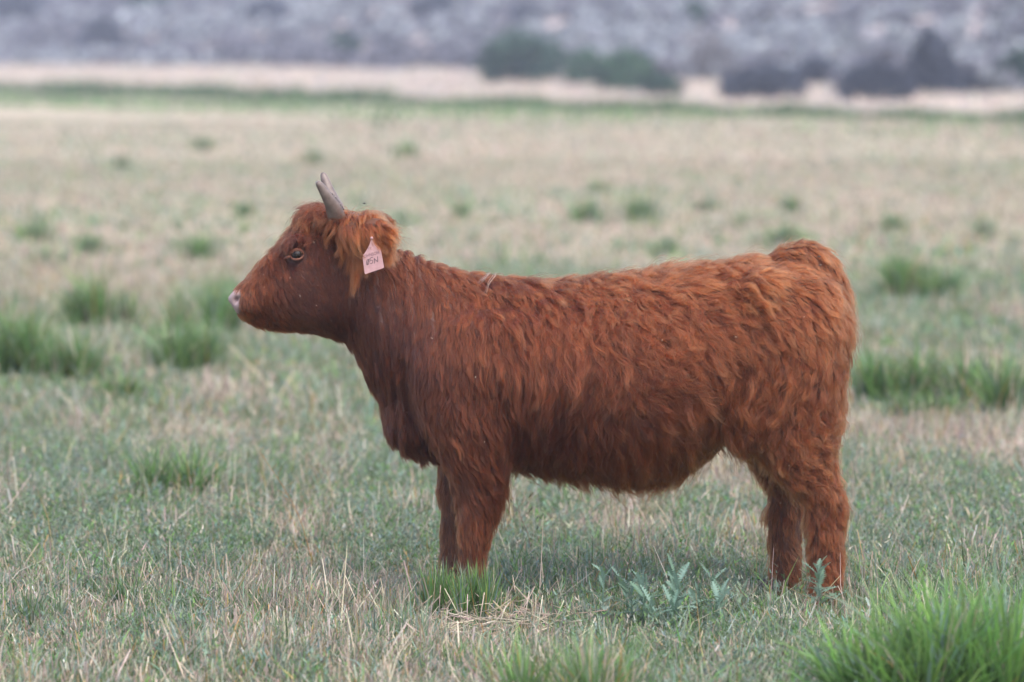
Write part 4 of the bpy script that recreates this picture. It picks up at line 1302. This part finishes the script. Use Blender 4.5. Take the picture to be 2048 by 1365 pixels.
def thistle(name, px, base_py, top_py, wpx, label, cat, nleaf, cols, seed, wr=.22, stems_n=1):
    r = np.random.default_rng(seed)
    p = ground_at(px, base_py); sc = p[1] / FPX / math.cos(TH); H, W = (base_py - top_py) * sc, wpx * sc
    root = empty(name, tuple(p)); tag(root, label, cat)
    for s_ in range(stems_n):
        off = np.array([r.uniform(-.5, .5) * W, r.uniform(-.3, .3) * W, 0]) if stems_n > 1 else np.zeros(3)
        hs = H * (r.uniform(.35, .95) if s_ else 1)
        st = off + np.array([[0, 0, -.02], [r.normal(0, .004), 0, hs * .4], [r.normal(0, .008), r.normal(0, .006), hs * .85]])
        v, f4, f3, c = tube(st, [.0035, .003, .0015], 6)
        mesh_obj("stem", fast_mesh("stem", v, f4, f3, np.tile(cols[0], (len(v), 1))), M_leaf, root)
        nl = nleaf // stems_n
        for k in range(nl):
            u_ = (k + .5) / nl
            L = W * .5 * r.uniform(.5, 1.1) * (1 - .45 * u_)
            if stems_n > 1: L = min(L, r.uniform(.045, .09))
            v, f, c = thistle_leaf(L, L * wr, np.array(cols[r.integers(0, len(cols))]) * math.exp(r.normal(0, .12)), r.uniform(.05, .4) * (1 - u_), r)
            v = roty(v, (0.1 + 0.75 * u_ + r.normal(0, .28)))
            v = rotz(v, k * 2.4 + r.normal(0, .2))
            zc = hs * (.08 + .80 * u_)
            v = v + np.array([np.interp(zc, st[:, 2], st[:, 0]), np.interp(zc, st[:, 2], st[:, 1]), zc])
            mesh_obj("leaf", fast_mesh("leaf", v, f, None, c), M_leaf, root)
    return root
BLUEG = [(0.15, 0.235, 0.18), (0.125, 0.205, 0.145), (0.18, 0.275, 0.22)]
thistle("thistle", 1640, 1232, 1118, 125, "blue-green spiny thistle standing in front of the near hind hoof", "thistle", 22, BLUEG, 61)
thistle("thistle", 1325, 1258, 1130, 240, "wide low patch of blue-green thistle below the belly", "thistle", 150, BLUEG, 62, stems_n=14)
thistle("thistle", 1480, 1235, 1178, 130, "small pale thistle between the low patch and hind hooves", "thistle", 22, [(0.23, 0.31, 0.235), (0.2, 0.27, 0.19)], 63, stems_n=3)
thistle("woolly_plant", 1695, 1268, 1205, 95, "small whitish woolly-leaved plant behind the near hind hoof", "plant", 14, [(0.42, 0.47, 0.45), (0.36, 0.43, 0.40)], 64, wr=.2, stems_n=2)
thistle("leafy_weed", 165, 1050, 945, 70, "grey-green leafy weed standing alone in the stubble, ahead of the cow", "weed", 26, [(0.16, 0.22, 0.16), (0.2, 0.26, 0.19)], 65, wr=.3, stems_n=2)

def stalk_weed(pts, branches, label, stemcol, podcol, seed):
    """a thin stalk with side twigs that carry small seed pods; points are photo pixels at the plant's depth"""
    r = np.random.default_rng(seed)
    p = ground_at(*pts[0]); root = empty("seed_stalk", tuple(p)); tag(root, label, "weed stalk", "thin seed stalks in the meadow")
    w = [at_depth(a, b_, p[1]) - p for a, b_ in pts]; w[0][2] -= .01
    path = dense([(i, *q) for i, q in enumerate(w)], 14)[:, 1:]
    v, f4, f3, c = tube(path, np.linspace(.0016, .0007, 14), 5)
    mesh_obj("stem", fast_mesh("stem", v, f4, f3, np.tile(stemcol, (len(v), 1))), M_dry, root)
    for k in range(branches):
        q = path[int(np.interp(k, [0, branches - 1], [4, 13]))]
        dv = np.array([r.choice([-1, 1]) * r.uniform(.01, .04), r.normal(0, .012), r.uniform(.015, .045)])
        tw = np.stack([q, q + dv * .5 + r.normal(0, .002, 3), q + dv])
        sets_ = [tube(tw, [.0008, .0006, .0005], 4)]
        v, f4, f3, c = merge(sets_)
        t_o = mesh_obj("twig", fast_mesh("twig", v, f4, f3, np.tile(stemcol, (len(v), 1))), M_dry, root)
        v, f4, f3, c = tube(np.stack([q + dv, q + dv * 1.12 + np.array([0, 0, .004]), q + dv * 1.2 + np.array([0, 0, .010])]), [.0008, .0022, .0004], 5)
        mesh_obj("seed_pod", fast_mesh("seed_pod", v, f4, f3, np.tile(podcol, (len(v), 1))), M_dry, t_o)
stalk_weed([(1066, 1135), (1058, 1075), (1040, 1030), (1030, 975)], 9, "thin branching stalk with dark pods just behind the near front leg", (0.22, 0.13, 0.09), (0.05, 0.045, 0.035), 71)
stalk_weed([(625, 1120), (600, 1040), (570, 980), (520, 905)], 12, "tall orange-stemmed branching weed well ahead of the front legs", (0.40, 0.21, 0.07), (0.24, 0.26, 0.17), 72)
stalk_weed([(700, 1165), (702, 1120), (715, 1070), (722, 1040)], 6, "short pale stalk between the orange weed and front legs", (0.40, 0.31, 0.22), (0.45, 0.36, 0.27), 73)
stalk_weed([(1445, 1250), (1448, 1210), (1452, 1180), (1470, 1140)], 6, "short grey stalk with buds in front of the far hind leg", (0.25, 0.24, 0.17), (0.3, 0.32, 0.22), 74)

# long single blades before the front legs
for (a, b_), (c_, d_), lab, colr in (((945, 1215), (955, 1040), "single long blue-green grass blade in front of the front legs", PAL['blue']), ((1010, 1190), (1062, 1055), "long slanting green grass blade behind the front hooves", PAL['green'])):
    p = ground_at(a, b_); tip = at_depth(c_, d_, p[1]) - p
    t = np.linspace(0, 1, 7)[:, None]; path = tip * t + np.array([0, 0, 1]) * 0.01 * np.sin(np.pi * t)
    w_ = .0055 * (1 - t[:, 0] ** 1.5) + .0003; sv = np.array([1.0, .25, -.2])
    V = np.stack([path - sv * w_[:, None] / 2, path + np.array([0, .0008, 0]), path + sv * w_[:, None] / 2], 1).reshape(-1, 3)
    k = np.arange(6) * 3
    F = np.concatenate([np.stack([k, k + 1, k + 4, k + 3], -1), np.stack([k + 1, k + 2, k + 5, k + 4], -1)])
    o = mesh_obj("tall_grass", fast_mesh("tall_grass", V, F, None, np.tile(colr, (len(V), 1))), M_leaf); o.location = tuple(p)
    tag(o, lab, "grass blade")

# loose straw lying before the front hooves
sets = []
for k in range(150):
    p = ground_at(rng.normal(985, 75), rng.normal(1262, 20)) + np.array([0, 0, rng.uniform(.012, .060)])
    an = rng.normal(0, .9); L = rng.gamma(5, .014); el = rng.normal(0.1, .35)
    dv = np.array([math.cos(an) * math.cos(el), math.sin(an) * math.cos(el), math.sin(el)]) * L * (1 if rng.uniform() < .5 else -1)
    q = p + dv; q[2] = max(q[2], .004)
    v, f4, f3, c = tube(np.stack([p, (p + q) / 2 + rng.normal(0, .003, 3), q]), [.0014, .0016, .0012], 4)
    sets.append((v, f4, f3, np.repeat(pick(1, ['straw', 'pale', 'straw'], [2, 2, 1], .12), len(v), 0)))
for k in range(26):
    p = ground_at(rng.uniform(860, 1130), rng.uniform(1215, 1275)); L = rng.uniform(.06, .14); an = rng.normal(1.7, .5)
    q = p + np.array([math.cos(an), rng.normal(0, .3), math.sin(an)]) * L
    v, f4, f3, c = tube(np.stack([p, (p + q) / 2, q]), [.0018, .0017, .0014], 5)
    sets.append((v, f4, f3, np.repeat(pick(1, ['straw', 'pale'], [2, 2], .12), len(v), 0)))
V, F4, F3, C = merge(sets)
so = mesh_obj("loose_straw", fast_mesh("loose_straw", V, F4, F3, C), M_dry)
tag(so, "loose pale straw lying on the ground before the front hooves", "straw", kind="stuff")

# ------------------------------------------------------------------ flies
M_fly = plain_mat("fly_body", (0.012, 0.012, 0.014), 0.3); M_wing = plain_mat("fly_wing", (0.25, 0.25, 0.26), 0.3)
flies = [(1628, 491, -.02, "fly hovering just above the tail head"), (1638, 514, -.10, "fly on the rump just below the tail head"), (1640, 531, -.13, "fly on the rump under the one by the tail head"),
         (1675, 587, -.11, "fly on the hind edge of the rump by the tail"), (729, 407, -.15, "fly in the air above the cow's ear")]
for px, py, y_, lab in flies:
    w_ = at_depth(px, py, D + y_)
    fl = empty("fly", tuple(w_)); tag(fl, lab, "fly", "flies about the cow")
    v1 = uv_sphere(np.zeros(3), .0022, 8, 6, (1.9, 1, 1)); v2 = uv_sphere(np.array([-.0052, 0, .0002]), .0017, 8, 6)
    v, f4, f3, c = merge([v1, v2]); mesh_obj("body", fast_mesh("body", v, f4, f3), M_fly, fl)
    for s_ in (-1, 1):
        V = np.array([[-.001, s_ * .001, .0018], [.003, s_ * .0035, .003], [.0068, s_ * .003, .0026], [.003, s_ * .0008, .0026]])
        mesh_obj("wing", fast_mesh("wing", V, [[0, 1, 2, 3]]), M_wing, fl)

# ------------------------------------------------------------------ the evening air between the cow and the hill
top = float(max(v.co.z for v in hill.data.vertices)) + 1.0
x0, x1, y0, y1, z0, z1 = -900, 900, -120, 700, -2.2, top
V = np.array([[x, y, z] for z in (z0, z1) for y in (y0, y1) for x in (x0, x1)], float)
F = [[0, 2, 3, 1], [4, 5, 7, 6], [0, 1, 5, 4], [2, 6, 7, 3], [0, 4, 6, 2], [1, 3, 7, 5]]
M_haze = bpy.data.materials.new("haze_air"); M_haze.use_nodes = True
nt = M_haze.node_tree; nt.nodes.remove(nt.nodes["Principled BSDF"])
pv = nt.nodes.new("ShaderNodeVolumePrincipled")
pv.inputs["Color"].default_value = (0.72, 0.80, 1.0, 1); pv.inputs["Density"].default_value = HAZE
nt.links.new(pv.outputs[0], nt.nodes["Material Output"].inputs["Volume"])
hz = mesh_obj("haze", fast_mesh("haze", V, F, None, None, False), M_haze)
tag(hz, kind="stuff")
